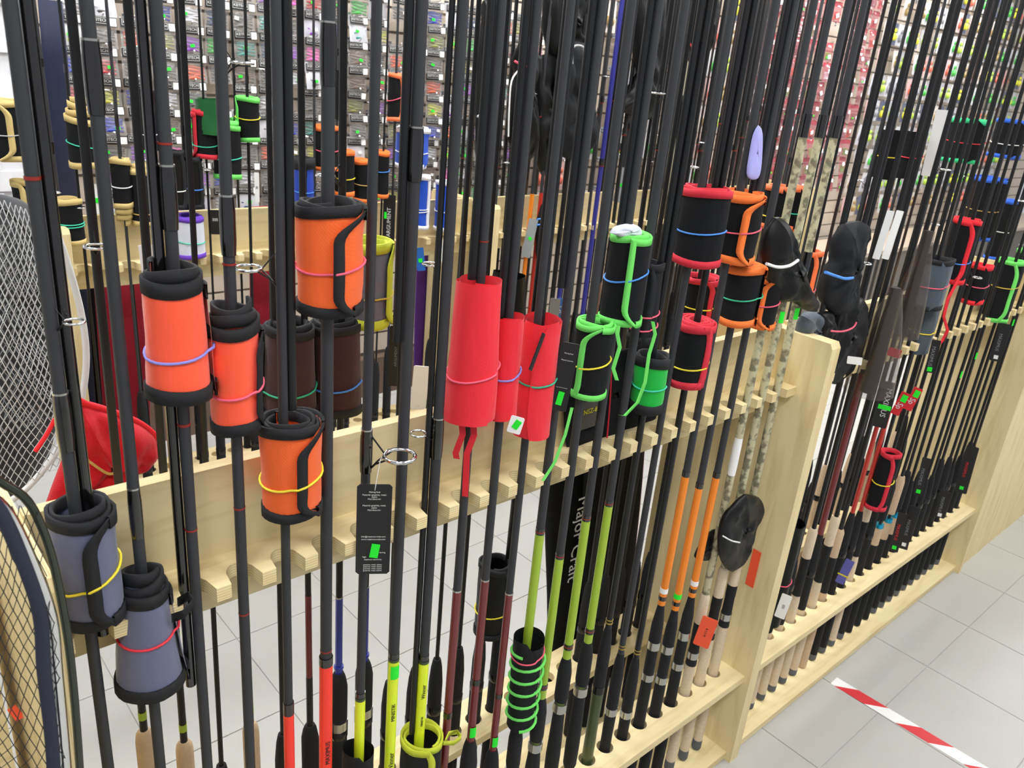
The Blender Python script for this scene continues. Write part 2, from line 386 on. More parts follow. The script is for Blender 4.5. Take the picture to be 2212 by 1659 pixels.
def rod(x, y, label, blank, grip=None, group=None, tip=None, guides=(), stick=(), lean=(0, 0), top=2.5, n=10, rings=(), cat='fishing rod'):
    """blank: [(z0, z1, r0, r1, mat)], grip: [(part, [(z, r)...], mat)], tip: (dx, dy, z0, r, mat) second section strapped alongside"""
    t = thing('fishing_rod', label, cat, (x, y, ZB), (lean[0], lean[1], 0), group)
    g = G(); ms = []
    for z0, z1, r0, r1, m in blank:
        if m not in ms: ms.append(m)
        g.lathe([(z0 - ZB, r0), (z1 - ZB, r1)], n, ms.index(m))
    zt, rt = blank[-1][1], blank[-1][3]
    if zt < top: g.lathe([(zt - ZB, rt), (top - ZB, .0012)], n, ms.index(blank[-1][4]))
    for z, r, h, m in rings:
        if m not in ms: ms.append(m)
        g.lathe([(z - ZB, r), (z + h - ZB, r)] if h < .025 else [(z - ZB, r * .9), (z + h * .25 - ZB, r), (z + h * .75 - ZB, r), (z + h - ZB, r * .9)], n, ms.index(m))
    put('blank', g.mesh('blank', ms), t)
    if grip:
        for part, prof, m in grip:
            g = G(); g.lathe([(z - ZB, r) for z, r in prof], max(n, 10)); put(part, g.mesh(part, m), t)
    if tip:
        dx, dy, z0, r, m = tip
        g = G(); g.lathe([(z0 - ZB, r), (z0 + .5 - ZB, r * .95), (top - .05 - ZB, r * .5)], n, 0, dx, dy); put('tip_section', g.mesh('tip_section', m), t)
    for z, ang, size, rb in guides: put('guide', guide_mesh(size, rb), t, (0, 0, z - ZB), (0, 0, ang))
    for z, r, h, m in stick:
        g = G(); P = [[((r + .0006) * math.cos(a), (r + .0006) * math.sin(a), z - ZB + s * h) for a in [(-2.6 + .16 * k) for k in range(11)]] for s in (0, 1)]
        g.grid(P); put('price_sticker', g.mesh('price_sticker', m), t)
    return t
def facing(x, y, off=0): return math.atan2(-y, -x) + off
def eva(z0, z1, r=.0125, cone=.05):
    return [(z0, r * .95), (z0 + .01, r), (z1 - cone, r), (z1 - cone * .35, r * .8), (z1, r * .55)]
def seat(z, r=.0135, h=.018): return ('reel_seat', [(z - .05, r * .8), (z - .002, r * .86), (z, r), (z + h, r), (z + h + .002, r * .84), (z + .05, r * .78)], DKMET)
def band(z, r=.0138, h=.016, m=SILVER): return ('seat_band', [(z, r), (z + h, r)], m)

BN = BLANK
A = 'standing in the front notches of the near plywood rack'
FY = .80
frod = {}
def fr(k, label, blank, **kw):
    kw.setdefault('n', 14)
    if k >= 10 and k < 22: kw.setdefault('tip', ((.0115 if k % 2 else -.0115), .005, 1.34 if k > 11 else 1.2, .0058, BLANK2))
    return rod(FAX[k], FY, label, blank, **kw)
R6 = .0066
def dark(z0=.03, r=R6, m=BN, z1=2.0): return [(z0, z1, r, r * .9, m)]
bulge = lambda z, r=R6: [(z, r * 1.22, .06, GLOSS), (z + .06, r * 1.14, .002, SILVER)]
fr(0, 'charcoal fishing rod carrying the slate bag with yellow elastic', dark(), tip=(.0125, .004, 1.02, .0062, GLOSS), rings=bulge(1.25) + [(1.51, .0068, .003, REDL)], guides=[(1.385, facing(FAX[0], FY, .9), .009, R6)], grip=[('grip', eva(.03, .45), EVA)])
fr(1, 'charcoal fishing rod carrying the slate bag with red elastic', dark(), tip=(.003, .011, 1.1, .005, BLANK2), rings=bulge(1.565) + bulge(1.13, .0058) , grip=[('grip', eva(.03, .45), EVA)])
fr(2, 'thick paired charcoal fishing rod carrying the coral bag with lilac elastic', dark(.3), tip=(-.011, .006, .9, .006, GLOSS), rings=[(1.25, .0068, .003, REDL), (1.12, .0068, .002, REDL), (1.54, .0068, .002, REDL)] + bulge(1.46), grip=[('grip', eva(.03, .5), EVA)])
fr(3, 'charcoal fishing rod carrying the coral bag with pink elastic', dark(.3), rings=[(1.13, .0068, .002, REDL), (.98, .0068, .002, REDL), (1.42, .007, .002, REDL)] + bulge(1.43), grip=[('grip', eva(.03, .5), EVA)])
fr(4, 'charcoal fishing rod with orange butt carrying the orange canvas bag with yellow elastic', [(.3, .788, .0075, .0072, FLUOR)] + dark(.788, .0058), tip=(.012, .003, 1.24, .0062, BLANK2), rings=[(.788, .0074, .02, BRONZE)], guides=[(1.41, facing(FAX[4], FY, -1.6), .014, R6)], grip=[('grip', eva(.03, .6), EVA)])
fr(5, 'charcoal fishing rod with red butt carrying the orange canvas bag with pink elastic', [(.3, .844, .0098, .0092, FLUOR)] + dark(.844, .0078), rings=[(.844, .0096, .014, GLOSS), (.868, .0082, .002, REDL)] + bulge(1.6, .0072), grip=[('grip', eva(.03, .34), EVA)])
fr(6, 'charcoal fishing rod with yellow butt and the black hang tag', [(.3, .751, .0078, .0076, FLUOY)] + dark(.751, .0064), rings=[(.751, .0078, .004, OLIVE), (.757, .0074, .008, GLOSS)] + bulge(1.13, .0068), guides=[(1.16, facing(FAX[6], FY, 1.25), .02, R6)], grip=[('grip', eva(.03, .5), EVA)])
fr(7, 'charcoal fishing rod with long fluorescent yellow butt and black lettering', [(.3, .795, .0085, .0082, FLUOY)] + dark(.795, .0078), tip=(-.0135, .004, 1.3, .0055, BLANK2), rings=[(.795, .0086, .004, OLIVE), (.802, .0082, .008, GLOSS)] + bulge(1.5, .0078), grip=[('grip', eva(.03, .34), EVA)], stick=[(.765, .0087, .024, GREENS)])
fr(8, 'charcoal fishing rod with yellow butt standing in the yellow-trimmed black bag', [(.3, .763, .0085, .0082, FLUOY)] + dark(.763, .0076), tip=(-.011, .006, .62, .0048, BLANK2), rings=[(.763, .0086, .004, OLIVE), (.77, .008, .008, GLOSS)] + bulge(1.12, .0074), grip=[('grip', eva(.03, .34), EVA)], guides=[(1.16, facing(FAX[8], FY, -1.2), .011, R6)])
fr(9, 'charcoal fishing rod with maroon lower blank carrying the plain red bag with pink elastic', [(.3, .873, .0072, .007, MAROON)] + dark(.873, .0066), tip=(-.012, .004, 1.37, .006, BLANK2), rings=[(.873, .0074, .003, SILVER), (.62, .0076, .012, GLOSS), (1.42, .0068, .002, REDL)], grip=[('grip', eva(.03, .5), EVA)])
fr(10, 'charcoal fishing rod with maroon lower blank carrying the narrow red bag with blue elastic', [(.3, .87, .0072, .007, MAROON)] + dark(.87, .0068), rings=[(.87, .0074, .003, SILVER), (.66, .0078, .012, GLOSS)], grip=[('grip', eva(.03, .535, .0155), EVA)], stick=[(.547, .0078, .022, GREENS)])
fr(11, 'charcoal fishing rod with maroon lower blank carrying the red bag with green elastic', [(.3, .82, .0068, .0066, MAROON)] + dark(.82, .0062), rings=[(.82, .007, .003, SILVER), (.6, .0072, .01, GLOSS)], grip=[('grip', eva(.03, .478, .0155), EVA)], stick=[(.49, .0075, .022, GREENS)])
for k, zt in ((12, .917), (13, .848), (14, .905), (15, .917)):
    lab = {12: 'standing in the green-laced black roll', 13: 'carrying the black bag with loose green trim',
           14: 'carrying the tall green-edged black bag with blue elastic', 15: 'carrying the black bag with two pink elastics'}[k]
    gz = {12: .50, 13: .535, 14: .60, 15: .61}[k]
    fr(k, 'charcoal rod with lime lower blank ' + lab, [(.27, zt, .0085, .0078, LIME)] + dark(zt, .0074), rings=[(zt, .0079, .012, GLOSS), (zt + .004, .0081, .002, REDL), (gz + .025, .009, .012, GLOSS), (gz + .03, .0092, .002, REDL)],
       grip=[('front_grip', [(gz - .10, .0125), (gz - .09, .0138), (gz - .03, .0135), (gz - .01, .011), (gz + .004, .008)], EVA), ('butt_grip', [(.285, .009), (.3, .0138), (.36, .0145), (gz - .125, .0115)], EVA), band(gz - .125, .0142, .02)])
for k, lab in ((16, 'carrying the small green drum-shaped bag'), (17, 'carrying the large red-edged black bag with blue elastic'), (18, 'carrying the red spiral-topped black bag with yellow elastic')):
    gz = {16: .62, 17: .53, 18: .49}[k]
    fr(k, 'black fishing rod with gold-ringed dark grip ' + lab, dark(gz, .0066, BLANK2 if k != 17 else BN), rings=[(gz + .012, .0075, .003, GOLD), (gz + .02, .0075, .002, GOLD)],
       grip=[('front_grip', eva(gz - .15, gz, .0125, .06), EVA), ('butt_grip', [(.03, .0125), (.05, .0132), (gz - .22, .0115), (gz - .16, .0125)], OLIVE if k == 16 else EVA), band(gz - .16, .0132, .018, DKMET if k == 16 else SILVER)])
for k, zt, zb, lab in ((19, .911, .604, 'carrying the wide orange-edged black bag with pink elastic'), (20, .868, .566, 'carrying the orange-edged black bag with green elastic'), (21, .876, .577, 'with clear plastic wrapped at its grip')):
    fr(k, 'charcoal rod with bright orange lower blank ' + lab, [(zb, zt, .0082, .0078, FLUOO)] + dark(zt, .0072), rings=[(zt, .008, .012, GLOSS), (zb + .012, .0086, .01, GLOSS), (zb + .03, .0088, .012, WHITEP if k != 20 else GREENS)],
       grip=[('front_grip', [(zb - .10, .0125), (zb - .09, .0132), (zb - .05, .0125), (zb, .0072)], EVA), ('butt_grip', [(.03, .0125), (.04, .0132), (.36, .0128), (zb - .19, .0118), (zb - .105, .0118)], EVA), band(zb - .115, .0138, .02), band(zb - .2, .0138, .018)])
for k, lab in ((22, 'carrying the orange-edged bag beside the end panel'), (23, 'with green price sticker'), (24, 'nearest the end panel')):
    zc = {22: .5, 23: .55, 24: .56}[k]
    fr(k, 'camouflage-blank fishing rod with pale cork handle ' + lab, [(zc, 1.30, .0085, .0085, CAMO), (1.30, 1.34, .0095, .0095, GLOSS), (1.34, 1.56, .0078, .0078, CAMO), (1.56, 1.60, .0086, .0086, GLOSS), (1.60, 2.0, .0068, .006, BN)], rings=[(.86 + .05 * (k - 22), .0092, .1, WHITEP)] if k == 22 else (),
       grip=[('butt_cap', [(.03, .011), (.035, .0125), (.06, .0125)], RUBBER), ('cork_grip', [(.06, .0122), (.3, .0126), (zc - .14, .0126)], CORKG), ('reel_seat', [(zc - .14, .0132), (zc - .06, .0115), (zc - .05, .0122), (zc - .02, .0122)], EVA), band(zc - .12, .0138, .018), ('fore_grip', [(zc - .02, .0122), (zc + .05, .0122), (zc + .06, .009)], CORKG)],
       stick=[(1.2, .0088, .024, GREENS)] if k > 22 else [])

# rear row of the near rack
RY = 1.032
RA = 'rods in the rear notches of the near rack'
for k, x in enumerate(RAX):
    kw = dict(n=10, group=RA); z = .50; bl = dark(.3, .0042, BLANK2); lab = 'slim black fishing rod with dark foam grip in the rear notches of the near rack'
    gp = [('grip', eva(.03, z, .0145, .06), EVA), seat(.36, .0155)]
    if k in (1, 2, 4): lab = 'slim black fishing rod with cork grip and lime rings behind the near rack'; zc = {1: .645, 2: .585, 4: .56}[k]; gp = [('grip', [(.03, .014), (zc - .02, .0142), (zc - .008, .0125), (zc, .008)], CORK)]; bl = dark(.3, .006, BLANK2); kw['rings'] = [(zc + .022, .0065, .014, LIME), (zc + .2, .0062, .014, LIME)]; kw['group'] = 'cork-gripped rods behind the near rack'
    if k in (7, 8): lab = 'black fishing rod with glossy blue lower blank behind the near rack'; gp = [('grip', eva(.03, .58, .0165, .03), EVA), seat(.43, .0175), band(.45, .0178, .02)]; bl = [(.3, .745, .0068, .0066, BLUEB)] + dark(.745, .006, BLANK2); kw['group'] = 'blue-blanked rods behind the near rack'; kw['rings'] = [(.59, .009, .006, BLUEB), (.745, .007, .003, SILVER)]
    if k in (6,): lab = 'black fishing rod with maroon section and grip behind the red-butted rod'; kw['group'] = None; bl = [(.3, .60, .006, .006, BLANK2), (.6, .775, .0058, .0056, MAROON)] + dark(.775, .0052, BLANK2); gp = [('grip', eva(.03, .49, .016, .03), EVA)]
    if k == 14: bl = dark(.3, .0075, BLANK2); gp = [('grip', eva(.03, .56, .0165, .02), EVA), seat(.36, .018)]; lab = 'black fishing rod with long thick foam grip behind the maroon rods'; kw['group'] = None
    if k in (15, 16, 17, 18): continue
    if k >= 19: bl = dark(.3, .0055, BLANK2)
    if k % 3 == 1: kw['guides'] = [(1.33 + .07 * (k % 5), facing(x, RY, rnd.uniform(-1.5, 1.5)), .013, .005)]
    if kw.get('group'): lab = lab.replace(' in the rear notches of the near rack', '').replace(' behind the near rack', '') + ', %s notch behind the near rack' % ordw(k + 1)
    rod(x, RY, lab, bl, grip=gp, lean=(rnd.uniform(-.004, .004), rnd.uniform(-.006, .006)), **kw)

# right-hand rack: front and rear rows
gk = ['black', 'black', 'black', 'black', 'corkpale', 'red', 'corkpale', 'cork', 'orange', 'orange', 'corkpale', 'black', 'teal', 'teal', 'teal', 'black', 'black', 'black', 'tag', 'black', 'black', 'black', 'black', 'black', 'black']
for k, x in enumerate(FBX):
    kind = gk[k]; kw = dict(n=10); r = .0062 if k < 8 else .0048
    zt = .52 + .03 * math.sin(k * 1.7)
    bl = dark(.3, r, BLANK2); grp = 'black-gripped rods in the right-hand rack'
    lab = 'black fishing rod with black foam grip in the right-hand rack'
    gp = [('butt_cap', [(.03, .012), (.05, .0128)], RUBBER), ('grip', eva(.05, zt, .0128, .07), EVA), seat(.40, .0138)]
    if kind == 'black' and 0 < k < 8 or kind == 'red': gp = [('butt_cap', [(.03, .012), (.05, .0128)], RUBBER), ('butt_grip', [(.05, .0125), (.29, .0128)], CORKG), ('grip', eva(.29, zt, .0128, .07), EVA), seat(.40, .0138)]
    if kind == 'corkpale': lab = 'black fishing rod with pale cork grip in the right-hand rack'; grp = 'pale cork rods in the right-hand rack'; gp = [('butt_cap', [(.03, .012), (.05, .0128)], RUBBER), ('butt_grip', [(.05, .0125), (.34, .0128), (.36, .011)], CORKG), ('reel_seat', [(.36, .0128), (.44, .0115), (.48, .0125)], EVA), ('fore_grip', [(.48, .0125), (.56, .0125), (.57, .009)], CORKG)]
    if kind == 'cork': lab = 'dark fishing rod with short cork grip and black seat beside the red rods'; grp = None; gp = [('butt_grip', [(.03, .0125), (.3, .0128)], CORK), ('reel_seat', [(.3, .013), (.42, .012)], EVA), ('fore_grip', [(.42, .0125), (.5, .0125), (.51, .009)], CORK)]
    if kind == 'red': lab = 'fishing rod with dark red lacquered blank in the right-hand rack'; grp = 'dark red rods in the right-hand rack'; bl = [(.3, 1.0, .0085, .0082, MAROON)] + dark(1.0, .006, BLANK2)
    if kind == 'orange': lab = 'fishing rod with thin orange-red blank in the right-hand rack'; grp = 'orange-red rods in the right-hand rack'; bl = [(.3, .85, .006, .006, REDB)] + dark(.85, .005, BLANK2)
    if kind == 'teal': lab = 'rod with brown cork and turquoise rings in the right-hand rack'; grp = 'turquoise-ringed rods in the right-hand rack'; gp = [('grip', [(.03, .0128), (.33, .0128), (.36, .0115)], EVA), ('cork_grip', [(.36, .0128), (.41, .0128), (.42, .011)], CORK), ('ring', [(.42, .0128), (.432, .0128)], mat('turquoise_metal', '1fa6cf', .25, metal=.7)), ('fore_grip', [(.45, .0125), (.56, .0128), (.58, .009)], CORK if k == 13 else EVA)]
    if k in (1, 3): kw['tip'] = (.012, .004, .8, .0052, BLANK2)
    if k > 16 and k % 2: kw['stick'] = [(.86 + .02 * (k - 17), .0052, .022, GREENS)]
    if k % 4 == 2: kw['guides'] = [(1.2 + .05 * (k % 7), facing(x, FY, rnd.uniform(-1.4, 1.4)), .012, .005)]
    if grp: lab = lab.replace(' in the right-hand rack', '') + ', %s from the panel joining the front racks' % ordw(k + 1)
    rod(x, FY, lab, bl, grip=gp, group=grp, lean=(rnd.uniform(-.006, .006), rnd.uniform(-.008, .008)), **kw)
for k, x in enumerate(RBX):
    m = [BLANK2, BN, BLANK2, BRONZE][k % 4]
    rod(x, RY, 'slim dark rod at the back of the right-hand rack, %s from the joining panel' % ordw(k + 1), dark(.3, .0048, m), grip=[('grip', eva(.03, .46 + .05 * (k % 3), .0128, .06), [EVA, CORK, EVA][k % 3]), seat(.38, .0138)],
        group='rear rods of the right-hand rack', n=8, lean=(rnd.uniform(-.008, .008), rnd.uniform(-.01, .01)), guides=[(1.25 + .06 * (k % 6), facing(x, RY, rnd.uniform(-1.4, 1.4)), .011, .005)] if k % 4 == 1 else ())

# racks behind: rows of slimmer rods
for rowi, (xs, y, nm) in enumerate([(FCX, FY + DY, 'front'), (RCX, RY + DY, 'rear')]):
    for k, x in enumerate(xs):
        if rowi and k % 3: continue
        if not rowi and k % 4 == 3: continue
        m = [BLANK2, BN, BRONZE, BLANK2, BLANK2][(k * 3 + rowi) % 5]; r = [.0042, .005, .0036, .006, .0042][(k * 2 + rowi) % 5]
        bl = dark(.3, r, m)
        lab = 'slim dark rod, %s %s notch of the rack with tan-edged bags' % (ordw(k + 1), nm); grp = nm + ' rods of the rack with tan-edged bags'
        if rowi == 0 and k in (7, 17, 19): bl = [(.3, 1.2, r * 1.1, r, NAVY2)] + dark(1.2, r, m); lab = 'rod with navy lower blank, %s front notch of the rack with tan-edged bags' % ordw(k + 1); grp = 'navy-blanked rods of the rack with tan-edged bags'
        rod(x, y, lab, bl, grip=[('grip', eva(.03, .56 + .05 * ((k * 7) % 3), .0145, .05), EVA), seat(.4, .0155)], group=grp, n=8, lean=(rnd.uniform(-.008, .008), rnd.uniform(-.012, .012)),
            rings=[(1.3 + .05 * (k % 5), r * 1.25, .03, GLOSS), (1.52 + .03 * (k % 4), r * 1.2, .02, GLOSS)],
            guides=[(1.2 + .09 * (k % 5), facing(x, y, rnd.uniform(-1.5, 1.5)), .013, .005)] if k % 3 == 0 else ())
IND = [ony((px, 0), FY + DY).x for px in (1280, 1343, 1380)]
FD2 = sorted([x for x in FDX if min(abs(x - q) for q in IND) > .03] + IND)
for rowi, (xs, y, nm) in enumerate([(FD2, FY + DY, 'front'), (RDX, RY + DY, 'rear')]):
    for k, x in enumerate(xs):
        m = [BN, BLANK2, BN, BLANK2, BRONZE][(k * 3 + rowi) % 5]; r = [.0095, .007, .0105, .0066, .0085][(k * 2 + rowi) % 5]
        bl = dark(.3, r, m); lab = 'thick charcoal rod, %s %s notch of the rack with indigo rods' % (ordw(k + 1), nm); grp = nm + ' charcoal rods of the rack with indigo rods'
        if rowi == 0 and x in IND: bl = dark(.3, .0105, NAVYB); lab = 'fishing rod with indigo lacquered blank, %s of the indigo rods' % ordw(IND.index(x) + 1); grp = 'indigo rods'
        if rowi == 0 and k in (3, 4): bl = [(.3, 1.18, .0085, .0085, FLUOO if k == 3 else REDB)] + dark(1.18, .007, BN); lab = 'fishing rod with %s lower blank between indigo rods' % ('orange' if k == 3 else 'brick red'); grp = None
        if rowi == 0 and k == 11: bl = dark(.3, .006, mat('brown_tube', '6a4d3c', .4)); lab = 'slim matt brown fishing rod in the rear rack'; grp = None
        rod(x, y, lab, bl, grip=[('grip', eva(.03, .58, .0145, .05), EVA), seat(.4, .0155)], group=grp, n=8, lean=(rnd.uniform(-.008, .008), rnd.uniform(-.012, .012)),
            rings=[(1.28 + .06 * (k % 5), r * 1.2, .03, GLOSS), (1.28 + .06 * (k % 5), r * 1.24, .003, REDL)],
            guides=[(1.3 + .08 * (k % 5), facing(x, y, rnd.uniform(-1.5, 1.5)), .013, r)] if k % 3 == 0 else ())

# ------------------------------------------------------------------ rolled rod bags
def roll_bag(pos, h, rt, rb, label, fab, trim, bands=(), hand=-1, edge=.35, turns=2.6, cone=0., drop=0., ct=.5, cb=.5, tw=.011, group=None, tilt=(0, 0), seed=0, squash=1.0, edge_trim=True, pitch=.13):
    """cloth rolled round the rods: spiral sheet with bound edges; bands: [(z fraction, colour, slope)]"""
    x, y, z = pos; A0 = facing(x, y)
    t = thing('rod_bag', label, 'rod bag', (x, y, z), (tilt[0], tilt[1], A0), group)     # local +x faces the viewer's side of the aisle
    phe = math.asin(max(-1, min(1, edge))); NT = int(26 * turns); NV = 9; rn = random.Random(seed)
    p1, p2, p3 = rn.uniform(0, 6), rn.uniform(0, 6), rn.uniform(0, 6)
    def pt(s, v, dr=0., dz=0.):
        rec = (ct * max(0, (v - .72) / .28) ** 2.2 + cb * max(0, (.22 - v) / .22) ** 2.2) * max(0, (s - .55) / .45)
        ph = phe - hand * ((1 - s) * 2 * pi * turns + rec)
        R = (rb + (rt - rb) * v) * max(.2, 1 - pitch * turns * (1 - s)) + dr
        R *= 1 + .018 * math.sin(2 * ph + p1) + .014 * math.sin(3 * ph + p2 + v * 2) + .01 * math.sin(7 * v + p3 + ph)
        R *= 1 + .045 * noise.noise(Vector((math.cos(ph) * 1.4, math.sin(ph) * 1.4 + seed, v * 2.6))) + .02 * noise.noise(Vector((math.cos(ph) * 4 + seed, math.sin(ph) * 4, v * 5)))
        zt = h + cone * (1 - s) ** .9 + .0025 * math.sin(ph * 1.5 + p1); zb_ = -drop * (1 - s) + .0015 * math.sin(ph * 2 + p2)
        return Vector((R * math.cos(ph), R * math.sin(ph) * squash, zb_ + (zt - zb_) * v + dz))
    S = [i / NT for i in range(NT + 1)]; V = [j / (NV - 1) for j in range(NV)]
    g = G(); g.grid([[pt(s, v) for s in S] for v in V]); put('fabric', g.mesh('fabric', C[fab]), t)
    if trim:
        th = .0018
        def bind(nm, SS, v, dz0, dz1):
            g = G()
            inn = [pt(s, v, -th, dz1) for s in SS]; out = [pt(s, v, th, dz1) for s in SS]; outb = [pt(s, v, th, dz0) for s in SS]; innb = [pt(s, v, -th, dz0) for s in SS]
            g.grid([innb, inn, out, outb, innb]); put(nm, g.mesh(nm, T[trim]), t)
        bind('top_binding', S, 1, -tw, .0015)
        lo = S if drop else [s for s in S if s > 1 - 1.15 / turns]
        bind('bottom_binding', lo, 0, -.0015, tw)
        if edge_trim and abs(edge) < .95:
            g = G(); VV = [j / 22 for j in range(23)]
            ds = tw / (2 * pi * turns * (rb + rt) / 2 * .9)
            a = [pt(1, v, th) for v in VV]; b_ = [pt(1 - ds, v, th) for v in VV]; a2 = [pt(1, v, -.0003) for v in VV]; b2 = [pt(1 - ds, v, -.0003) for v in VV]
            g.grid([a2, a, b_, b2]); put('edge_binding', g.mesh('edge_binding', T[trim]), t)
    for zf, cn, sl in bands:
        g = G(); R = rb + (rt - rb) * zf; pth = []
        for k in range(28):
            a = 2 * pi * k / 28; f = 1 + .018 * math.sin(2 * a + p1) + .014 * math.sin(3 * a + p2 + zf * 2)
            fr_ = ((phe - a) * hand) % (2 * pi) / (2 * pi * turns); f *= max(.2, 1 - pitch * turns * fr_)
            f *= 1 + .045 * noise.noise(Vector((math.cos(a) * 1.4, math.sin(a) * 1.4 + seed, zf * 2.6))) + .02 * noise.noise(Vector((math.cos(a) * 4 + seed, math.sin(a) * 4, zf * 5)))
            rr = R * f + .0016
            pth.append((rr * math.cos(a), rr * math.sin(a) * squash, h * zf + sl * math.sin(a) - .005 * math.cos(a)))
        g.tube(pth, .0015, 6, closed=True); put('elastic_band', g.mesh('elastic_band', B[cn]), t)
    return t
def bag_px(cx, y0, y1, wpx, Y, label, fab, trim, bands=(), taper=1.0, **kw):
    a, b_ = ony((cx, y0), Y), ony((cx, y1), Y); r = wpx / 2 / F * depth(b_) * .98; hh = max(.03, a.z - b_.z - r * .55)
    bx = (a.x + b_.x) / 2
    return roll_bag((bx, Y, b_.z + r * .3), hh, r * taper, r / taper if taper < 1 else r, label, fab, trim, bands, **kw)
def ribbon(par, pts, wd, m, name='ribbon', side=(1, 0, 0)):
    s = Vector(side).normalized() * wd / 2; g = G(); P = [Vector(p) for p in pts]
    n = Vector((0, 1, 0)) * .0006
    g.grid([[p - s - n for p in P], [p + s - n for p in P], [p + s + n for p in P], [p - s + n for p in P], [p - s - n for p in P]], sm=True)
    return put(name, g.mesh(name, m), par)

bl_ = [(.52, 'yellow', .008)]
roll_bag((FAX[0] + .004, FY, 1.052), .125, .033, .0325, 'slate-blue nylon rod bag with black binding and yellow elastic, rolled', 'grey', 'black', [(.45, 'yellow', .012)], hand=-1, edge=-.1, turns=2.4, cone=.012, ct=.9, cb=.7, seed=1, tw=.012)
t = roll_bag((FAX[1], FY, .935), .118, .028, .040, 'slate-blue nylon rod bag with stacked black collar and red elastic', 'grey', 'black', [(.62, 'red', .002)], hand=-1, edge=.95, turns=3.0, cone=.04, ct=0, cb=0, seed=2, tw=.014)
ribbon(t, [(.022, .026, .098), (.022, .038, .1), (.016, .05, .108), (.006, .046, .112), (.006, .034, .106)], .012, T['black'], 'strap', (0, 0, 1))
roll_bag((FAX[2] - .001, FY, 1.288), .118, .031, .036, 'coral nylon rod bag with black double collar and lilac elastic', 'coral', 'black', [(.42, 'lilac', .003)], hand=-1, edge=.97, turns=2.6, cone=.022, ct=0, cb=0, seed=3, tw=.014)
t = roll_bag((FAX[3] + .001, FY, 1.235), .115, .031, .0285, 'coral nylon rod bag with cone of black collars and pink elastic', 'coral', 'black', [(.43, 'pink', .004)], hand=-1, edge=.75, turns=3.2, cone=.03, ct=.5, cb=.9, seed=4, tw=.012)
roll_bag((FAX[5] + .002, FY, 1.358), .118, .039, .0385, 'large orange canvas rod bag with black binding and pink elastic', 'orange', 'black', [(.46, 'pink', .004)], hand=-1, edge=.12, turns=3.0, cone=.004, ct=1.2, cb=.7, seed=5)
roll_bag((FAX[4] + .008, FY, 1.108), .118, .0385, .036, 'orange canvas rod bag with black spiral top and yellow elastic', 'orange', 'black', [(.42, 'yellow', .007)], hand=-1, edge=.2, turns=3.6, cone=.003, ct=1.2, cb=.8, seed=6)
# red bags
t = roll_bag((FAX[9] - .001, FY, 1.172), .196, .034, .042, 'tall plain red cotton rod bag with pink elastic', 'red', None, [(.36, 'pink', .008)], hand=1, edge=.85, turns=2.2, cone=.0, ct=0, cb=.4, seed=7)
for dx, l in ((-.012, .06), (.004, .12)): ribbon(t, [(.02, dx, .01), (.022, dx + .004, -.02), (.022, dx - .004, -.05), (.02, dx - .002, -l)], .008, mat('red_ribbon', 'd8202c', .7), 'tie_ribbon', (.2, 1, 0))
t = roll_bag((FAX[10] + .002, FY, 1.16), .15, .023, .026, 'narrow red cotton rod bag with blue elastic and black strap', 'red', None, [(.45, 'lilac', .003)], hand=1, edge=.6, turns=2.2, seed=8, ct=.2, cb=.2)
roll_bag((FAX[11] + .008, FY, 1.115), .185, .031, .031, 'red cotton rod bag with green elastic and black strap tab', 'red', None, [(.5, 'green', .001)], hand=-1, edge=-.2, turns=2.2, seed=9, ct=.7, cb=.2, cone=-.006)
t2 = bpy.data.objects[-1] if False else None
g = G(); g.box(-.004, .004, -.001, .001, -.028, .028)
p = ony((1160, 760), FY - .034)
sp = put('strap_tab', g.mesh('strap_tab', T['black']), None, p, (0, .55, .3)); tag(sp, 'short black webbing strap lying across the red bag with green elastic', 'strap')
for dx in (-.006, .014):
    pass
# green trimmed and black bags of the near rack
def rib_px(name, pts, Y, wpx, m, label, cat='ribbon'):
    P = [ony(q, Y) for q in pts]; wd = wpx / F * depth(P[0]); P = [sum((P[max(0, min(len(P) - 1, i + j))] * k for j, k in ((-1, .15), (0, .7), (1, .15))), Vector()) for i in range(len(P))]; s = Vector((.75, -.65, 0)) * wd / 2; n = Vector((.5, .6, 0)) * .0008; g = G()
    o0 = P[0].copy(); P = [q - o0 for q in P]
    g.grid([[q - s - n for q in P], [q + s - n for q in P], [q + s + n for q in P], [q - s + n for q in P], [q - s - n for q in P]])
    o = put(name, g.mesh(name, m), None, o0); tag(o, label, cat); return o
roll_bag((.967, FY, 1.272), .138, .0325, .036, 'tall black rod bag with bright green rim and seam and blue elastic', 'black', 'green', [(.55, 'blue', .008)], hand=-1, edge=.05, turns=2.4, ct=.0, cb=.8, seed=10, cone=.002, tw=.009)
roll_bag((.912, FY, 1.158), .118, .032, .0315, 'black rod bag with loose green binding and yellow elastic', 'black', 'green', [(.48, 'yellow', .005)], hand=-1, edge=-.55, turns=2.2, ct=1.0, cb=-.2, seed=11, cone=.002, tw=.008)
roll_bag((1.045, FY + .01, 1.225), .13, .022, .025, 'slim black rod bag with two pink elastics beside the green-rimmed bag', 'charcoal', 'black', [(.38, 'pink', 0), (.2, 'pink', .002)], hand=1, edge=.5, turns=2.2, seed=12)
roll_bag((1.072, FY, 1.096), .098, .031, .0305, 'green drum-shaped rod bag with black collar and teal elastic', 'green', 'black', [(.5, 'teal', 0)], hand=1, edge=.98, turns=2.0, seed=13, ct=0, cb=0, tw=.016, edge_trim=False)
rib_px('ribbon', [(1408, 690), (1420, 720), (1400, 760), (1395, 830), (1380, 870), (1345, 905), (1338, 895)], FY - .04, 8, T['green'], 'long bright green ribbon hanging over the green drum bag', 'ribbon')
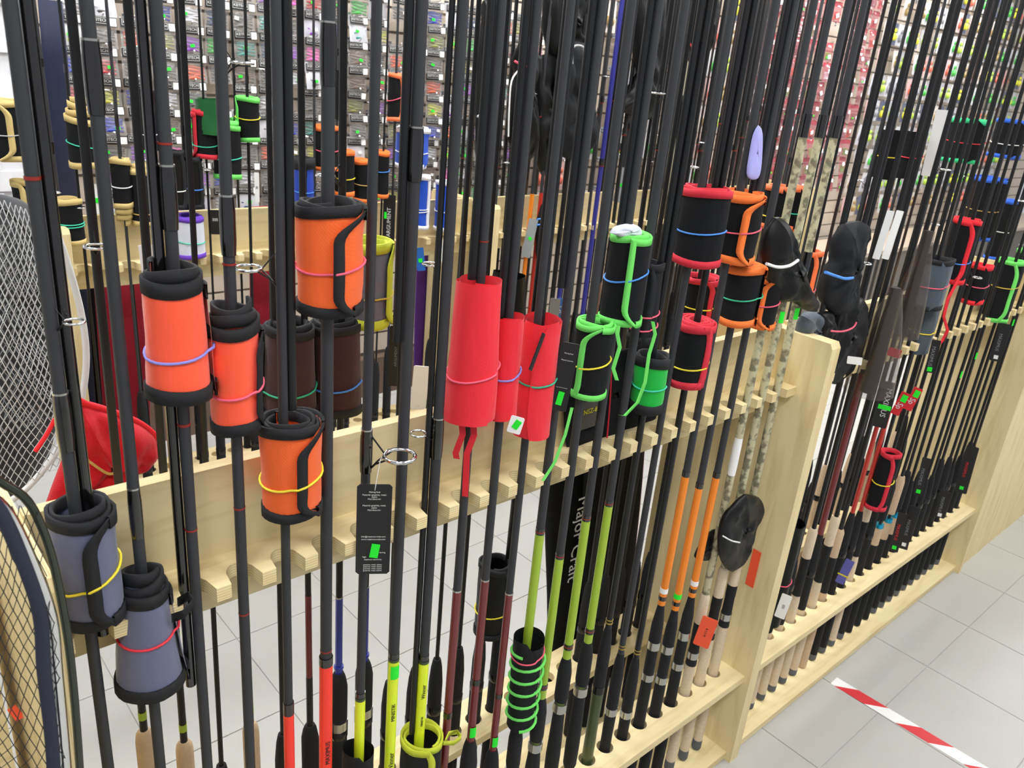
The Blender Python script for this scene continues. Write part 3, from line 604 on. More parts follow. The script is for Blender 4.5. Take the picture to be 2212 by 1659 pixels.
rib_px('ribbon', [(1337, 700), (1330, 720), (1345, 745), (1318, 800), (1335, 825)], FY - .04, 9, T['green'], 'bright green ribbon hanging below the green-rimmed black bag', 'ribbon')
rib_px('ribbon', [(1238, 870), (1222, 940), (1200, 1000), (1168, 1045)], FY - .05, 7, T['green'], 'green ribbon trailing down in front of the notched rail', 'ribbon')
roll_bag((1.145, FY, 1.352), .122, .0425, .041, 'large black canvas rod bag with red binding and blue elastic', 'black', 'red', [(.48, 'blue', .003)], hand=1, edge=.99, turns=2.6, seed=14, cone=.003, ct=0, cb=0)
roll_bag((1.184, FY, 1.122), .118, .0375, .036, 'black canvas rod bag with many-layered red spiral top and yellow elastic', 'black', 'red', [(.35, 'yellow', .004)], hand=1, edge=.85, turns=5.0, seed=15, cone=.002, ct=.3, cb=.2, tw=.012)
roll_bag((1.257, FY, 1.345), .118, .039, .037, 'black canvas rod bag with wide orange binding and pink elastic', 'black', 'orange', [(.5, 'pink', .003)], hand=-1, edge=.1, turns=2.6, seed=16, cone=.003, ct=1.2, cb=.8, tw=.012)
roll_bag((1.308, FY, 1.222), .108, .0385, .0375, 'black canvas rod bag with orange rim and green elastic', 'black', 'orange', [(.5, 'green', .003)], hand=-1, edge=.97, turns=3.2, seed=17, cone=.004, ct=0, cb=0, tw=.012)
roll_bag((1.405, FY + .005, 1.20), .1, .029, .0295, 'black rod bag with orange rim and curved edge, pink elastic, beside the end panel', 'black', 'orange', [(.5, 'pink', .003)], hand=-1, edge=-.3, turns=2.4, seed=18, ct=1.0, cb=1.0, tw=.01)
# lower bags
roll_bag((.50, FY - .005, .555), .115, .025, .026, 'black cloth bag with yellow strap end around the yellow-butted rod', 'charcoal', None, (), hand=1, edge=.5, turns=1.8, seed=19, cone=-.03)
t = roll_bag((FAX[8] + .006, FY - .002, .49), .122, .036, .036, 'black cloth bag with loose yellow binding loop around the yellow-butted rod', 'charcoal', 'lime', (), hand=1, edge=.6, turns=2.0, seed=20, tw=.01, ct=.3, cb=.3, cone=-.004)
loop = [(.012, .034, .118), (.01, .05, .116), (.0, .062, .118), (-.012, .056, .118), (-.008, .042, .118), (.008, .036, .116)]
ribbon(t, loop, .01, T['lime'], 'binding_loop', (0, 0, 1))
t = roll_bag((FAX[12] - .006, FY - .012, .52), .2, .03, .026, 'black roll laced round with bright green cord, pink elastic', 'charcoal', None, [(.82, 'pink', .006)], hand=1, edge=.6, turns=2.0, seed=21, cone=-.02, ct=.8)
g = G(); pth = [(.0305 * (1 - .1 * (1 - i / 110)) * math.cos(i * .34), .0305 * (1 - .1 * (1 - i / 110)) * math.sin(i * .34), .005 + .165 * i / 110) for i in range(111)]
g.tube(pth, .0028, 6); put('lacing', g.mesh('lacing', T['green']), t)

# bags behind the near rack
bag_px(625, 695, 905, 118, RY, 'maroon canvas rod bag with black collar and green elastic', 'maroon', 'black', [(.32, 'green', .002)], hand=1, edge=-.95, turns=3.2, cone=.012, ct=.6, cb=0, seed=31, taper=.92)
bag_px(722, 685, 895, 112, RY, 'maroon canvas rod bag with black collar and blue elastic', 'maroon', 'black', [(.34, 'blue', .003)], hand=1, edge=.98, turns=2.6, cone=.006, ct=0, cb=0, seed=32, taper=.92)
bag_px(795, 510, 712, 105, RY + .02, 'grey canvas rod bag with yellow-green binding behind the large orange bag', 'stone', 'lime', [(.4, 'gold', 0)], hand=-1, edge=.75, turns=2.2, ct=.7, cb=.7, seed=33, tw=.014)
bag_px(1095, 575, 770, 92, RY, 'shiny black rod bag with folded top and yellow elastic behind the red bags', 'bshine', None, [(.3, 'yellow', .004)], hand=1, edge=.5, turns=2.2, cone=-.02, ct=1.0, seed=34, taper=.8)
bag_px(1065, 1210, 1365, 74, RY, 'black cylindrical rod bag with yellow elastic below the rail', 'bshine', 'black', [(.35, 'yellow', .003)], hand=1, edge=.9, turns=2.2, seed=35)
# bags in the rack behind (left)
CY1 = FY + DY
def cb(*a, **k): return bag_px(*a[:4], CY1, *a[4:], **k)
cb(14, 205, 358, 86, 'black rod bag with tan binding and grey elastic beside the white brick', 'black', 'tan', [(.48, 'grey', 0)], hand=1, edge=.3, ct=.8, cb=.8, seed=41, tw=.012, turns=2.4)
cb(181, 250, 370, 66, 'black rod bag with tall stepped tan collar and teal elastic', 'black', 'tan', [(.5, 'teal', -.006)], hand=1, edge=.98, ct=0, cb=0, cone=.055, seed=42, turns=3.4, tw=.014)
cb(149, 423, 532, 58, 'black rod bag with flat tan rims and two-strand teal elastic', 'black', 'tan', [(.5, 'teal', 0), (.44, 'teal', 0)], hand=1, edge=.98, ct=0, cb=0, seed=43, turns=2.6)
cb(262, 338, 450, 42, 'narrow black rod bag with stacked tan foot and white elastic', 'black', 'tan', [(.45, 'white', 0)], hand=1, edge=.98, ct=0, cb=0, drop=.05, seed=44, turns=3.2, tw=.012)
cb(306, 362, 492, 50, 'black rod bag with slanting tan collars and cream elastic', 'black', 'tan', [(.25, 'tan', 0)], hand=1, edge=.98, ct=0, cb=.4, cone=.02, seed=45, turns=3.2, tw=.012)
cb(52, 385, 470, 44, 'small black rod bag with tan binding above the landing net', 'black', 'tan', [(.4, 'teal', 0)], hand=1, edge=.2, seed=46, turns=2.2)
cb(382, 322, 455, 40, 'plain black rod bag with thin white elastic', 'bshine', 'black', [(.35, 'white', 0)], hand=1, edge=.9, seed=47, turns=2.2)
cb(421, 335, 455, 38, 'plain dark rod bag with blue elastic under the red-rimmed bag', 'bshine', 'black', [(.42, 'blue', 0)], hand=1, edge=.9, seed=48, turns=2.2)
cb(442, 236, 348, 52, 'black rod bag with red rims and teal elastic', 'black', 'red', [(.3, 'teal', 0)], hand=1, edge=-.6, ct=0, cb=.8, seed=49, turns=2.6, cone=.01, taper=1.0)
cb(490, 262, 392, 60, 'black rod bag with bright green collar and teal elastic', 'black', 'green', [(.4, 'teal', .002)], hand=1, edge=.98, ct=0, cb=0, cone=.02, seed=50, turns=3.0, tw=.012)
cb(458, 205, 300, 74, 'dark green nylon rod bag behind the red-rimmed bag', 'dgreen', None, (), hand=1, edge=.9, seed=51, turns=2.2)
cb(536, 204, 312, 50, 'black rod bag with bright green rim and yellow elastic', 'black', 'green', [(.55, 'yellow', 0)], hand=1, edge=-.8, ct=.7, cb=.7, seed=52, turns=2.2)
cb(408, 458, 562, 66, 'white mesh rod bag with purple rim and teal elastic', 'white', 'purple', [(.42, 'teal', -.004)], hand=1, edge=.98, ct=0, cb=0, seed=53, turns=2.6)
cb(705, 266, 374, 52, 'black rod bag with orange rims and pink elastic behind the red-butted rod', 'black', 'orange', [(.48, 'pink', 0)], hand=1, edge=.98, ct=0, cb=0, seed=54, turns=2.2)
cb(744, 320, 428, 44, 'black rod bag with orange rim and bright yellow elastic', 'black', 'orange', [(.42, 'yellow', 0)], hand=1, edge=.98, ct=0, cb=0, seed=55, turns=2.2, tw=.014)
cb(783, 340, 440, 42, 'black rod bag with orange rim and dull yellow elastic', 'black', 'orange', [(.45, 'tan', -.002)], hand=1, edge=.98, ct=0, cb=0, seed=56, turns=2.2)
cb(822, 322, 430, 40, 'black rod bag with orange rim and blue elastic', 'black', 'orange', [(.6, 'blue', 0)], hand=1, edge=-.5, seed=57, turns=2.2)
cb(855, 155, 266, 36, 'black rod bag with peach rims and slanting pink elastic', 'black', 'peach', [(.5, 'pink', .01)], hand=1, edge=.9, seed=58, turns=2.2)
cb(890, 266, 372, 76, 'blue nylon rod bag with white binding and open flap', 'blue', 'white', [(.42, 'white', 0)], hand=1, edge=.95, ct=-.3, cb=.5, seed=59, turns=1.9, tw=.014)
cb(908, 374, 497, 44, 'slim blue nylon rod bag with white rims and two white elastics', 'blue', 'white', [(.4, 'white', 0), (.35, 'white', .002)], hand=1, edge=.9, ct=0, cb=0, seed=60, turns=2.2, tw=.012)
cb(961, 386, 502, 46, 'blue nylon rod bag with white rims and scarlet lining', 'blue', 'white', [(.42, 'white', 0)], hand=1, edge=.98, ct=0, cb=0, seed=61, turns=2.2, tw=.012)
cb(657, 335, 462, 48, 'royal blue rod bag with black collar and blue elastic', 'rblue', 'black', [(.4, 'blue', 0)], hand=1, edge=.9, ct=0, cb=0, seed=62, turns=2.2, tw=.03)
cb(318, 190, 330, 46, 'soft black rod bag with white elastic behind the coral bags', 'bshine', None, [(.3, 'white', 0)], hand=1, edge=.9, seed=63, turns=2.0)
cb(730, 150, 262, 30, 'slim black rod bag hanging behind the red-butted rod', 'bshine', None, (), hand=1, edge=.9, seed=64, turns=2.0)

# long soft cases standing in the racks behind
def long_case(pts_top, y0, y1, wpx, Y, label, fab, trim=None, thick=.03):
    cx = pts_top; a, b_ = ony((cx[0], y0), Y), ony((cx[1], y1), Y); wd = wpx / F * depth(b_)
    t = thing('rod_case', label, 'rod case', (b_.x, Y, 0), (0, 0, 0)); hh = a.z; lx = a.x - b_.x
    g = G(); N = 24; rows = []
    for i in range(13):
        v = i / 12; ww = wd / 2 * (1 - .06 * math.sin(5 * v)) * (1 if v < .97 else .94); tt = thick / 2 * (.7 + .3 * math.sin(3 * v + 1)) * (1 if v < .97 else .6)
        rows.append([Vector((lx * v + ww * math.copysign(abs(math.cos(q)) ** .55, math.cos(q)), tt * math.copysign(abs(math.sin(q)) ** .7, math.sin(q)) + .004 * math.sin(9 * v + q), hh * v)) for q in [2 * pi * k / N for k in range(N + 1)]])
    g.grid(rows); g.f.append(tuple(range(12 * (N + 1), 13 * (N + 1) - 1))); g.m.append(0); g.sm.append(False); put('fabric', g.mesh('fabric', C[fab]), t)
    if trim:
        g = G(); g.tube([r[0] + Vector((.001, -.003, 0)) for r in rows], .003, 6); g.tube([p + Vector((0, 0, .001)) for p in rows[-1][:-1]], .003, 6, closed=True)
        put('piping', g.mesh('piping', T[trim]), t)
    return t, hh, wd
CYR = RY + DY + .095; RYC = RY + .125
long_case((255, 262), 462, 900, 100, CYR, 'crimson velvet rod case standing between black rods', 'crimson')
long_case((572, 575), 445, 900, 66, CYR, 'crimson velvet rod case behind the large orange bag', 'crimson')
long_case((928, 915), 488, 900, 56, CYR, 'purple cloth rod case standing below the blue bags', 'purple')
long_case((108, 140), 0, 560, 44, CYR, 'navy blue cloth rod case hanging in front of white brick', 'navy')
long_case((165, 178), 540, 960, 70, CYR + .07, 'black cloth rod case beside the crimson velvet case', 'black')
t, hh, wd = long_case((1345, 1285), 700, 1560, 150, RYC, 'black soft rod case with red piping and pale lettering behind the lime rods', 'black', 'red', .05)
me = text('Major Craft', .052, TEXTW); q = ony((1247, 1165), RYC - .03); put('lettering', me, t, (q.x - t.location.x, -.031, q.z), (pi / 2, pi / 2, 0))
t, hh, wd = long_case((1232, 1205), 790, 1590, 110, RYC + .055, 'plain black soft rod case behind the lime rods', 'black', None, .05)

def dk(cx, y0, y1, wpx, Y, label, fab, bands=(), seed=0, **k): return bag_px(cx, y0, y1, wpx, Y, label, fab, k.pop('trim', None), bands, hand=1, edge=.7, seed=seed, turns=1.9, **k)
DYF = FY + DY
# bags of the right-hand rack and beyond
dk(1675, 395, 500, 64, RY, 'black rod bag with peach-orange rim and yellow elastic by the camouflage rods', 'black', [(.35, 'yellow', 0)], 81, trim='peach', edge_trim=False)
dk(1715, 400, 500, 44, RY, 'black rod bag with double peach-orange rim and green elastic', 'black', [(.45, 'teal', 0)], 82, trim='peach', edge_trim=False)
dk(1745, 540, 660, 44, RY, 'black rod bag with peach-orange rim and pink elastic behind camouflage rods', 'black', [(.3, 'pink', 0)], 83, trim='peach')
dk(1510, 590, 700, 84, RY, 'black rod bag with yellow elastic half hidden below the red-rimmed bag', 'black', [(.4, 'yellow', 0)], 85, trim='red')
dk(1917, 275, 392, 56, RY, 'black rod bag with yellow elastic beside white card', 'black', [(.5, 'yellow', 0)], 89)
dk(1966, 278, 392, 56, RY, 'black rod bag with red elastic beside white card', 'black', [(.5, 'red', 0)], 90)
dk(2086, 246, 362, 84, RY, 'black rod bag with mint green scalloped rim and red elastic', 'black', [(.5, 'red', 0)], 91, trim='mint', edge_trim=False)
dk(2180, 250, 350, 70, RY, 'black rod bag with dark blue rims and white elastic', 'black', [(.4, 'white', 0)], 92, trim='blue', edge_trim=False)
dk(2125, 376, 520, 74, RY, 'large black rod bag with royal blue rim and tan elastic', 'black', [(.5, 'tan', 0)], 93, trim='blue', edge_trim=False)
dk(2165, 430, 560, 40, RY, 'small black rod bag with blue rims and silver elastic', 'black', [(.5, 'white', 0)], 94, trim='blue', edge_trim=False)
dk(2072, 470, 610, 56, FY, 'black rod bag with scarlet rim and seam and blue elastic', 'black', [(.35, 'blue', 0)], 95, trim='scarlet')
dk(2010, 552, 668, 80, FY, 'slate-grey rod bag with pink elastic', 'slate', [(.5, 'pink', .002)], 96, trim='black', edge_trim=False)
dk(1992, 660, 760, 56, FY + .01, 'smaller slate-grey rod bag with yellow elastic', 'slate', [(.5, 'yellow', 0)], 97)
dk(2110, 570, 655, 50, FY, 'black rod bag with scarlet rims and pink elastic', 'black', [(.5, 'pink', 0)], 98, trim='scarlet', edge_trim=False)
dk(2165, 560, 690, 60, FY, 'black rod bag with bright green rim and gold elastic', 'black', [(.6, 'gold', 0)], 99, trim='green')
dk(2196, 540, 680, 40, FY + .09, 'black rod bag with green rim and blue elastic at the rack end', 'black', [(.5, 'blue', 0)], 100, trim='green')
dk(1908, 982, 1090, 44, FY - .03, 'black rod bag with red rims and yellow elastic low among the grips', 'black', [(.5, 'yellow', .002)], 101, trim='red')
dk(1690, 1140, 1330, 46, FY - .01, 'black rod bag with pink elastic and white label by the end panel', 'bshine', [(.45, 'pink', 0)], 102)
# smoky plastic sleeves
for cx, y0, y1, wpx, lab in ((1875, 636, 846, 112, 'smoky clear plastic sleeve with bright glare by the white labels'), (1945, 508, 725, 80, 'smoky clear plastic sleeve standing under the white cards')):
    a, b_ = ony((cx, y0), FY - .03), ony((cx, y1), FY - .03); r = wpx / 2 / F * depth(b_)
    t = thing('plastic_sleeve', lab, 'sleeve', (b_.x, FY - .03, b_.z))
    g = G(); hh = a.z - b_.z; rows = []
    for v, k_ in ((0, 1.03), (.02, 1.0), (.15, .97), (.35, .88), (.55, .74), (.75, .54), (.9, .36), (1., .3)):
        rows.append([Vector((r * k_ * math.cos(q) * (1 + .035 * math.sin(5 * q + 4 * v)), r * k_ * math.sin(q) * .85 * (1 + .035 * math.sin(4 * q)), hh * v)) for q in [2 * pi * k / 32 for k in range(33)]])
    g.grid(rows); put('film', g.mesh('film', SMOKE), t)
    g = G(); g.lathe([(0, r * .3), (hh * .6, r * .26), (hh, r * .18)], 12); put('lining', g.mesh('lining', mat('dark_lining', '211b1a', .7)), t)

def smooth(P, n=5):
    out = []
    for i in range(len(P) - 1):
        p0, p1, p2, p3 = P[max(0, i - 1)], P[i], P[i + 1], P[min(len(P) - 1, i + 2)]
        for k in range(n):
            t = k / n; out.append(.5 * (2 * p1 + (p2 - p0) * t + (2 * p0 - 5 * p1 + 4 * p2 - p3) * t * t + (3 * p1 - p0 - 3 * p2 + p3) * t ** 3))
    return out + [P[-1]]
def puff(label, outline, Y, thick, fab, name='rod_bag', cat='rod bag', extra=()):
    """soft bag of odd outline: padded shape with real thickness; extra = [(part, px path, radius, material, y offset)]"""
    P = [ony(q, Y) for q in outline]; c = sum(P, Vector()) / len(P)
    t = thing(name, label, cat, tuple(c)); Q = [p - c for p in P]; Q = smooth(Q + [Q[0]], 4)[:-1]
    g = G(); n = len(Q)
    lay = [(.06, -.9), (.2, -.92), (.33, -.9), (.46, -.87), (.58, -.83), (.70, -.77), (.82, -.66), (.92, -.48), (.985, -.2), (1., 0.), (.985, .2), (.92, .48), (.82, .66), (.70, .77), (.46, .87), (.2, .92), (.06, .9)]
    rows = [[Vector((q.x * k, y * thick / 2 * (1 + .10 * math.sin(4 * i / n * 6.28 + k * 5)), q.z * k)) for i, q in enumerate(Q + [Q[0]])] for k, y in lay]
    for ri, row in enumerate(rows):
        w_ = 1 - abs(lay[ri][0]) ** 8 * .7
        for p in row:
            e = noise.noise(Vector((p.x * 34, p.y * 10 + len(label), p.z * 16))) * .55 + noise.noise(Vector((p.x * 80 + p.z * 40, 3.3, p.z * 60 - p.x * 30))) * .3
            p.y += e * thick * .42 * w_ * (1 if p.y >= 0 else 1); p.x += e * .004
        row[-1] = row[0].copy()
    g.grid(rows)
    for ri, fl in ((0, 0), (len(lay) - 1, 1)):
        b = ri * (n + 1); q = list(range(b, b + n)); g.quad(*(q[::-1] if fl else q), sm=True)
    put('fabric', g.mesh('fabric', C[fab]), t)
    for nm, path, r, m, dy in extra:
        g = G(); g.tube(smooth([ony(q, Y + dy) - c for q in path], 4), r, 6); put(nm, g.mesh(nm, m), t)
    return t

# ------------------------------------------------------------------ soft bags of odd shape
puff('scarlet cloth rod bag with flared mouth and tan elastic behind the back board', [(165, 868), (215, 880), (285, 905), (325, 930), (341, 955), (337, 985), (318, 1006), (290, 1022), (278, 1060), (268, 1120), (180, 1150), (95, 1130), (105, 1075), (130, 1010), (152, 955), (160, 905)], RY + .11, .07, 'dred',
     extra=[('rim', [(165, 868), (215, 880), (285, 905), (325, 930), (341, 955), (336, 990)], .0045, T['scarlet'], -.005), ('elastic_band', [(150, 968), (190, 995), (236, 1024), (262, 1010)], .0022, B['tan'], -.036), ('tie_strap', [(190, 872), (165, 860), (150, 866), (142, 882)], .003, T['scarlet'], -.01), ('tie_end', [(119, 905), (100, 940), (76, 975)], .003, T['scarlet'], -.01)])
puff('black nylon net pouch with white corded hem', [(1672, 470), (1688, 472), (1706, 510), (1722, 560), (1726, 590), (1745, 640), (1760, 672), (1735, 668), (1715, 650), (1690, 652), (1672, 640), (1655, 590), (1650, 560), (1655, 510)], FY - .01, .06, 'bshine', extra=[('hem_cord', [(1656, 570), (1680, 577), (1705, 574), (1724, 562)], .0032, B['white'], -.034)])
puff('long black rod bag with broad blue elastic', [(1822, 484), (1845, 478), (1868, 482), (1866, 520), (1850, 570), (1846, 620), (1838, 670), (1822, 682), (1798, 678), (1780, 650), (1785, 600), (1800, 560), (1808, 515)], FY, .06, 'charcoal', extra=[('elastic_band', [(1783, 588), (1805, 596), (1826, 602), (1842, 600)], .0034, B['blue'], -.034)])
puff('black rod bag with pink elastic under the blue-elastic bag', [(1838, 640), (1862, 645), (1860, 700), (1852, 740), (1830, 800), (1800, 830), (1782, 800), (1790, 740), (1800, 690), (1815, 650)], FY + .004, .06, 'bshine', extra=[('elastic_band', [(1796, 715), (1820, 716), (1842, 708), (1850, 696)], .0022, B['pink'], -.034)])
puff('slate-grey rod bag with black cap above the end panel', [(1732, 682), (1750, 674), (1772, 678), (1778, 700), (1772, 745), (1755, 765), (1732, 755), (1726, 715)], FY + .015, .05, 'slate')
puff('crumpled shiny black bag top with clear window beside the slate bag', [(1772, 676), (1790, 672), (1798, 690), (1796, 715), (1786, 740), (1772, 748), (1766, 715)], FY + .002, .04, 'bshine')
DB = DYF - .03
puff('long shiny black rod bag tied with pink elastic', [(1128, 75), (1150, 80), (1158, 140), (1150, 200), (1160, 270), (1150, 340), (1120, 345), (1100, 300), (1105, 220), (1118, 150), (1118, 110)], DB, .08, 'bshine', extra=[('elastic_band', [(1112, 132), (1130, 142), (1152, 146)], .004, B['pink'], -.045), ('cord', [(1122, 150), (1105, 175), (1100, 230), (1098, 295)], .003, B['white'], -.05)])
puff('long dark rod bag with two grey cords near the blue-white bags', [(1045, 0), (1085, 0), (1090, 90), (1082, 200), (1075, 300), (1062, 400), (1038, 395), (1030, 300), (1036, 150)], DB, .08, 'bshine', extra=[('grey_cord', [(1031, 252), (1045, 246), (1062, 246)], .004, B['grey'], -.045), ('lower_cord', [(1028, 356), (1040, 352), (1055, 352)], .004, B['grey'], -.045)])
puff('wide dark rod bag with grey window trim', [(1215, 95), (1250, 90), (1275, 110), (1278, 200), (1290, 300), (1265, 330), (1230, 345), (1205, 320), (1208, 230), (1200, 160)], DB, .08, 'charcoal', extra=[('window_trim', [(1236, 138), (1238, 102), (1260, 102), (1262, 130)], .004, B['grey'], -.05)])
puff('tall black rod bag filling the gap above the grey-trimmed bag', [(1180, -60), (1275, -60), (1285, 40), (1270, 120), (1235, 110), (1195, 130), (1175, 60)], DB + .05, .09, 'bshine')
puff('black rod bag hidden behind the thick charcoal rods', [(1160, 120), (1205, 125), (1212, 230), (1200, 340), (1172, 380), (1150, 300), (1152, 200)], DB + .05, .08, 'bshine')
puff('black rod bag with crumpled lower end behind the indigo rods', [(1375, -40), (1430, -40), (1432, 80), (1425, 180), (1412, 245), (1385, 262), (1352, 245), (1350, 225), (1385, 190), (1372, 90)], DB, .08, 'bshine')
puff('glossy black pouch with red cord near the top of the rods', [(1500, -60), (1545, -40), (1543, 60), (1530, 110), (1512, 130), (1492, 110), (1488, 40)], DB, .08, 'bshine', extra=[('red_cord', [(1490, 92), (1500, 115), (1515, 122)], .0025, B['red'], -.045)])
puff('thin glossy black rod bag beside the khaki cloth', [(1485, 200), (1500, 215), (1502, 280), (1488, 335), (1470, 340), (1464, 310), (1470, 250), (1472, 215)], DB - .01, .06, 'bshine', extra=[('zip', [(1462, 337), (1472, 342), (1482, 350)], .004, B['white'], -.03)])
puff('khaki cloth rod bag hanging behind black rods', [(1485, 130), (1502, 190), (1488, 210), (1478, 260), (1462, 330), (1458, 410), (1440, 420), (1438, 340), (1455, 240), (1470, 180)], DB + .03, .06, 'khaki')
puff('small dark pouch with light blue cords beside orange rods', [(1172, 440), (1190, 455), (1185, 500), (1180, 560), (1165, 560), (1160, 500)], DB, .06, 'charcoal', extra=[('blue_cord', [(1160, 474), (1172, 472), (1184, 470)], .0028, B['blue'], -.034), ('lower_cord', [(1160, 486), (1172, 484), (1184, 481)], .0028, B['blue'], -.034)])
puff('lilac cloth rod sleeve tied to a black rod', [(1638, 270), (1646, 285), (1645, 345), (1637, 385), (1615, 382), (1618, 340), (1628, 290)], FY - .012, .009, 'lilac')
t = puff('flat black rod case with printed label standing on the rail against the back board', [(1225, 985), (1218, 900), (1225, 815), (1290, 775), (1370, 748), (1405, 742), (1412, 800), (1412, 925), (1330, 955)], .838, .018, 'black', 'rod_case', 'rod case',
     extra=[('piping', [(1322, 765), (1318, 860), (1310, 960)], .0016, T['red'], -.011)])
q = ony((1278, 893), .826); g = G(); g.box(-.034, .034, -.0006, .0006, -.026, .026); lc = put('label_card', g.mesh('label_card', mat('olive_label', '4a453a', .5)), t, q - t.location, (0, -.02, 0))
put('lettering', text('NSZ-862EI', .0125, TEXTY), lc, (.006, -.0011, .006), (pi / 2, 0, 0))
rib_px('ribbon', [(2078, 585), (2068, 610), (2046, 645), (2034, 685), (2052, 715), (2036, 738), (2012, 758)], FY - .035, 7, T['scarlet'], 'long curling scarlet ribbon hanging beside the slate-grey bags')
puff('black folded pouch with white cord among the camouflage rods', [(1608, 1066), (1638, 1074), (1648, 1100), (1630, 1140), (1616, 1180), (1600, 1222), (1572, 1232), (1552, 1190), (1560, 1130), (1588, 1085)], FY - .022, .035, 'bshine', extra=[('cord', [(1562, 1158), (1580, 1168), (1598, 1172)], .0018, B['white'], -.02)])
puff('small black pouch flap beside the third orange rod', [(1530, 1150), (1556, 1145), (1552, 1195), (1530, 1210), (1502, 1205), (1506, 1190)], FY + .012, .02, 'bshine')
puff('crumpled white paper label on top of the green-rimmed bag', [(1318, 503), (1332, 490), (1362, 483), (1382, 492), (1380, 508), (1350, 514)], FY - .004, .02, 'white', 'paper_label', 'label')
t = roll_bag((ony((2128, 985), FY - .02).x, FY - .02, ony((2128, 985), FY - .02).z), .16, .021, .019, 'black roll laced with green cord at the far end of the grips', 'charcoal', None, (), hand=1, edge=.6, turns=2.0, seed=121)
g = G(); g.tube([(.0215 * math.cos(i * .34), .0215 * math.sin(i * .34), .008 + .145 * i / 90) for i in range(91)], .003, 6); put('lacing', g.mesh('lacing', T['green']), t)
# ------------------------------------------------------------------ hang tags and cards
def card(name, px, Y, wpx, hpx, m, label, cat, rotz=None, roll=0, lines=(), stick=None, th=.0012):
    p = ony(px, Y); d = depth(p); wd, ht = wpx / F * d, hpx / F * d * 1.06
    rz = facing(p.x, p.y) + pi / 2 if rotz is None else rotz
    t = thing(name, label, cat, tuple(p), (0, roll, rz))
    g = G(); c = min(wd, ht) * .08; prof = [(-wd / 2 + c, -ht / 2), (wd / 2 - c, -ht / 2), (wd / 2, -ht / 2 + c), (wd / 2, ht / 2 - c), (wd / 2 - c, ht / 2), (-wd / 2 + c, ht / 2), (-wd / 2, ht / 2 - c), (-wd / 2, -ht / 2 + c)]
    g.v = [(x, -th / 2, z) for x, z in prof] + [(x, th / 2, z) for x, z in prof]
    g.quad(*range(8)); g.quad(*range(15, 7, -1))
    for k in range(8): g.quad(k, k + 8, (k + 1) % 8 + 8, (k + 1) % 8)
    put('card', g.mesh('card', m), t)
    for s, size, fx, fz, tm, rot in lines:
        put('lettering', text(s, size, tm), t, (fx * wd / 2, -th / 2 - .0005, fz * ht / 2), (pi / 2, rot, 0))
    if stick:
        fx, fz, sw, sh, sm, srot = stick; g = G(); g.box(-sw / 2, sw / 2, -.0004, .0004, -sh / 2, sh / 2); put('price_sticker', g.mesh('price_sticker', sm), t, (fx * wd / 2, -th / 2 - .0008, fz * ht / 2), (0, srot, 0))
    return t
LN = [('Fishing Rod', .0030, 0, .84), ('Material: graphite, metal,', .0031, 0, .78), ('plastic', .0028, 0, .735), ('Manufacturer:', .0030, 0, .69),
      ('Material: graphite, metal,', .0030, 0, .55), ('plastic', .0028, 0, .50), ('Manufacturer:', .0030, 0, .45), ('info@maximus-rods.com', .0031, 0, -.14), ('www.maximus-rods.com', .0031, 0, -.20), ('during', .003, .55, -.50), ('high', .003, -.5, -.60), ('maximum sensitivity', .0028, 0, -.66)]
LN += [('graphite, metal, plastic', .0027, 0, -.78 - .045 * i) for i in range(4)]
t = card('hang_tag', (807, 1145), FY - .03, 74, 212, BLACKC, 'black hang tag with white print and green price sticker', 'tag', lines=[(s, z, a, b_, TEXTW, 0) for s, z, a, b_ in LN], stick=(.1, -.46, .011, .021, GREENS, .15))
g = G(); g.tube([(0, 0, .058), (.002, -.002, .075), (.006, .01, .098), (.014, .02, .108)], .0006, 5); put('string', g.mesh('string', TEXTW), t)
card('hang_tag', (1218, 815), FY - .03, 40, 150, BLACKC, 'black hang tag with green price sticker beside the red bags', 'tag', roll=.08, lines=[('Fishing Rod', .0028, 0, .7, TEXTW, 0), ('Material: graphite,', .0025, 0, .5, TEXTW, 0), ('www.maximus-rods.com', .0017, 0, -.3, TEXTW, 0)], stick=(.05, -.62, .009, .022, GREENS, .08))
card('hang_tag', (1524, 1366), FY - .035, 34, 74, ORANGEC, 'orange card price tag hanging among cork handles', 'tag', roll=.12, lines=[('R S S M', .0075, 0, 0, INK, pi / 2)])
d = ray((1627, 1228)); tt = 1.5785 / d[0]; p_ = Vector((1.5785, tt * d[1], CAMZ + tt * d[2]))
t = thing('hang_tag', 'slim orange card stuck on the inner face of the end panel', 'tag', tuple(p_), (0, 0, -pi / 2)); box_part('card', t, ORANGEC, -.011, .011, -.0005, .0005, -.05, .05)
card('hang_tag', (1114, 918), FY - .045, 30, 38, WHITEP, 'rounded white plastic tag with green sticker under the red bags', 'tag', roll=.2, stick=(.1, .1, .009, .014, GREENS, .3))
card('hang_tag', (320, 570), RY + .05, 30, 78, WHITEP, 'blank white card tag with barcode above the coral bag', 'tag', roll=-.05, lines=[('IIIIII', .006, .1, -.6, INK, pi / 2)])
card('hang_tag', (907, 838), RY + .06, 34, 96, WHITEP, 'white card tag hanging by the plain red bag', 'tag', roll=.04, lines=[('....', .005, 0, -.8, INK, 0)])
card('hang_tag', (961, 545), DYF - .02, 22, 52, WHITEP, 'white card tag with dark scribble below the blue bags', 'tag', roll=-.25, lines=[('M', .016, 0, 0, INK, 0)])
card('hang_tag', (908, 560), DYF - .02, 18, 48, BLUEC, 'blue card tag with green price sticker', 'tag', roll=-.15, stick=(0, -.1, .014, .014, GREENS, 0))
card('hang_tag', (840, 480), DYF - .02, 26, 110, BLACKC, 'tall black card with white lettering up its side', 'tag', lines=[('ARGUMENT', .018, 0, 0, TEXTW, -pi / 2)], stick=(-.6, .25, .008, .022, GREENS, 0))
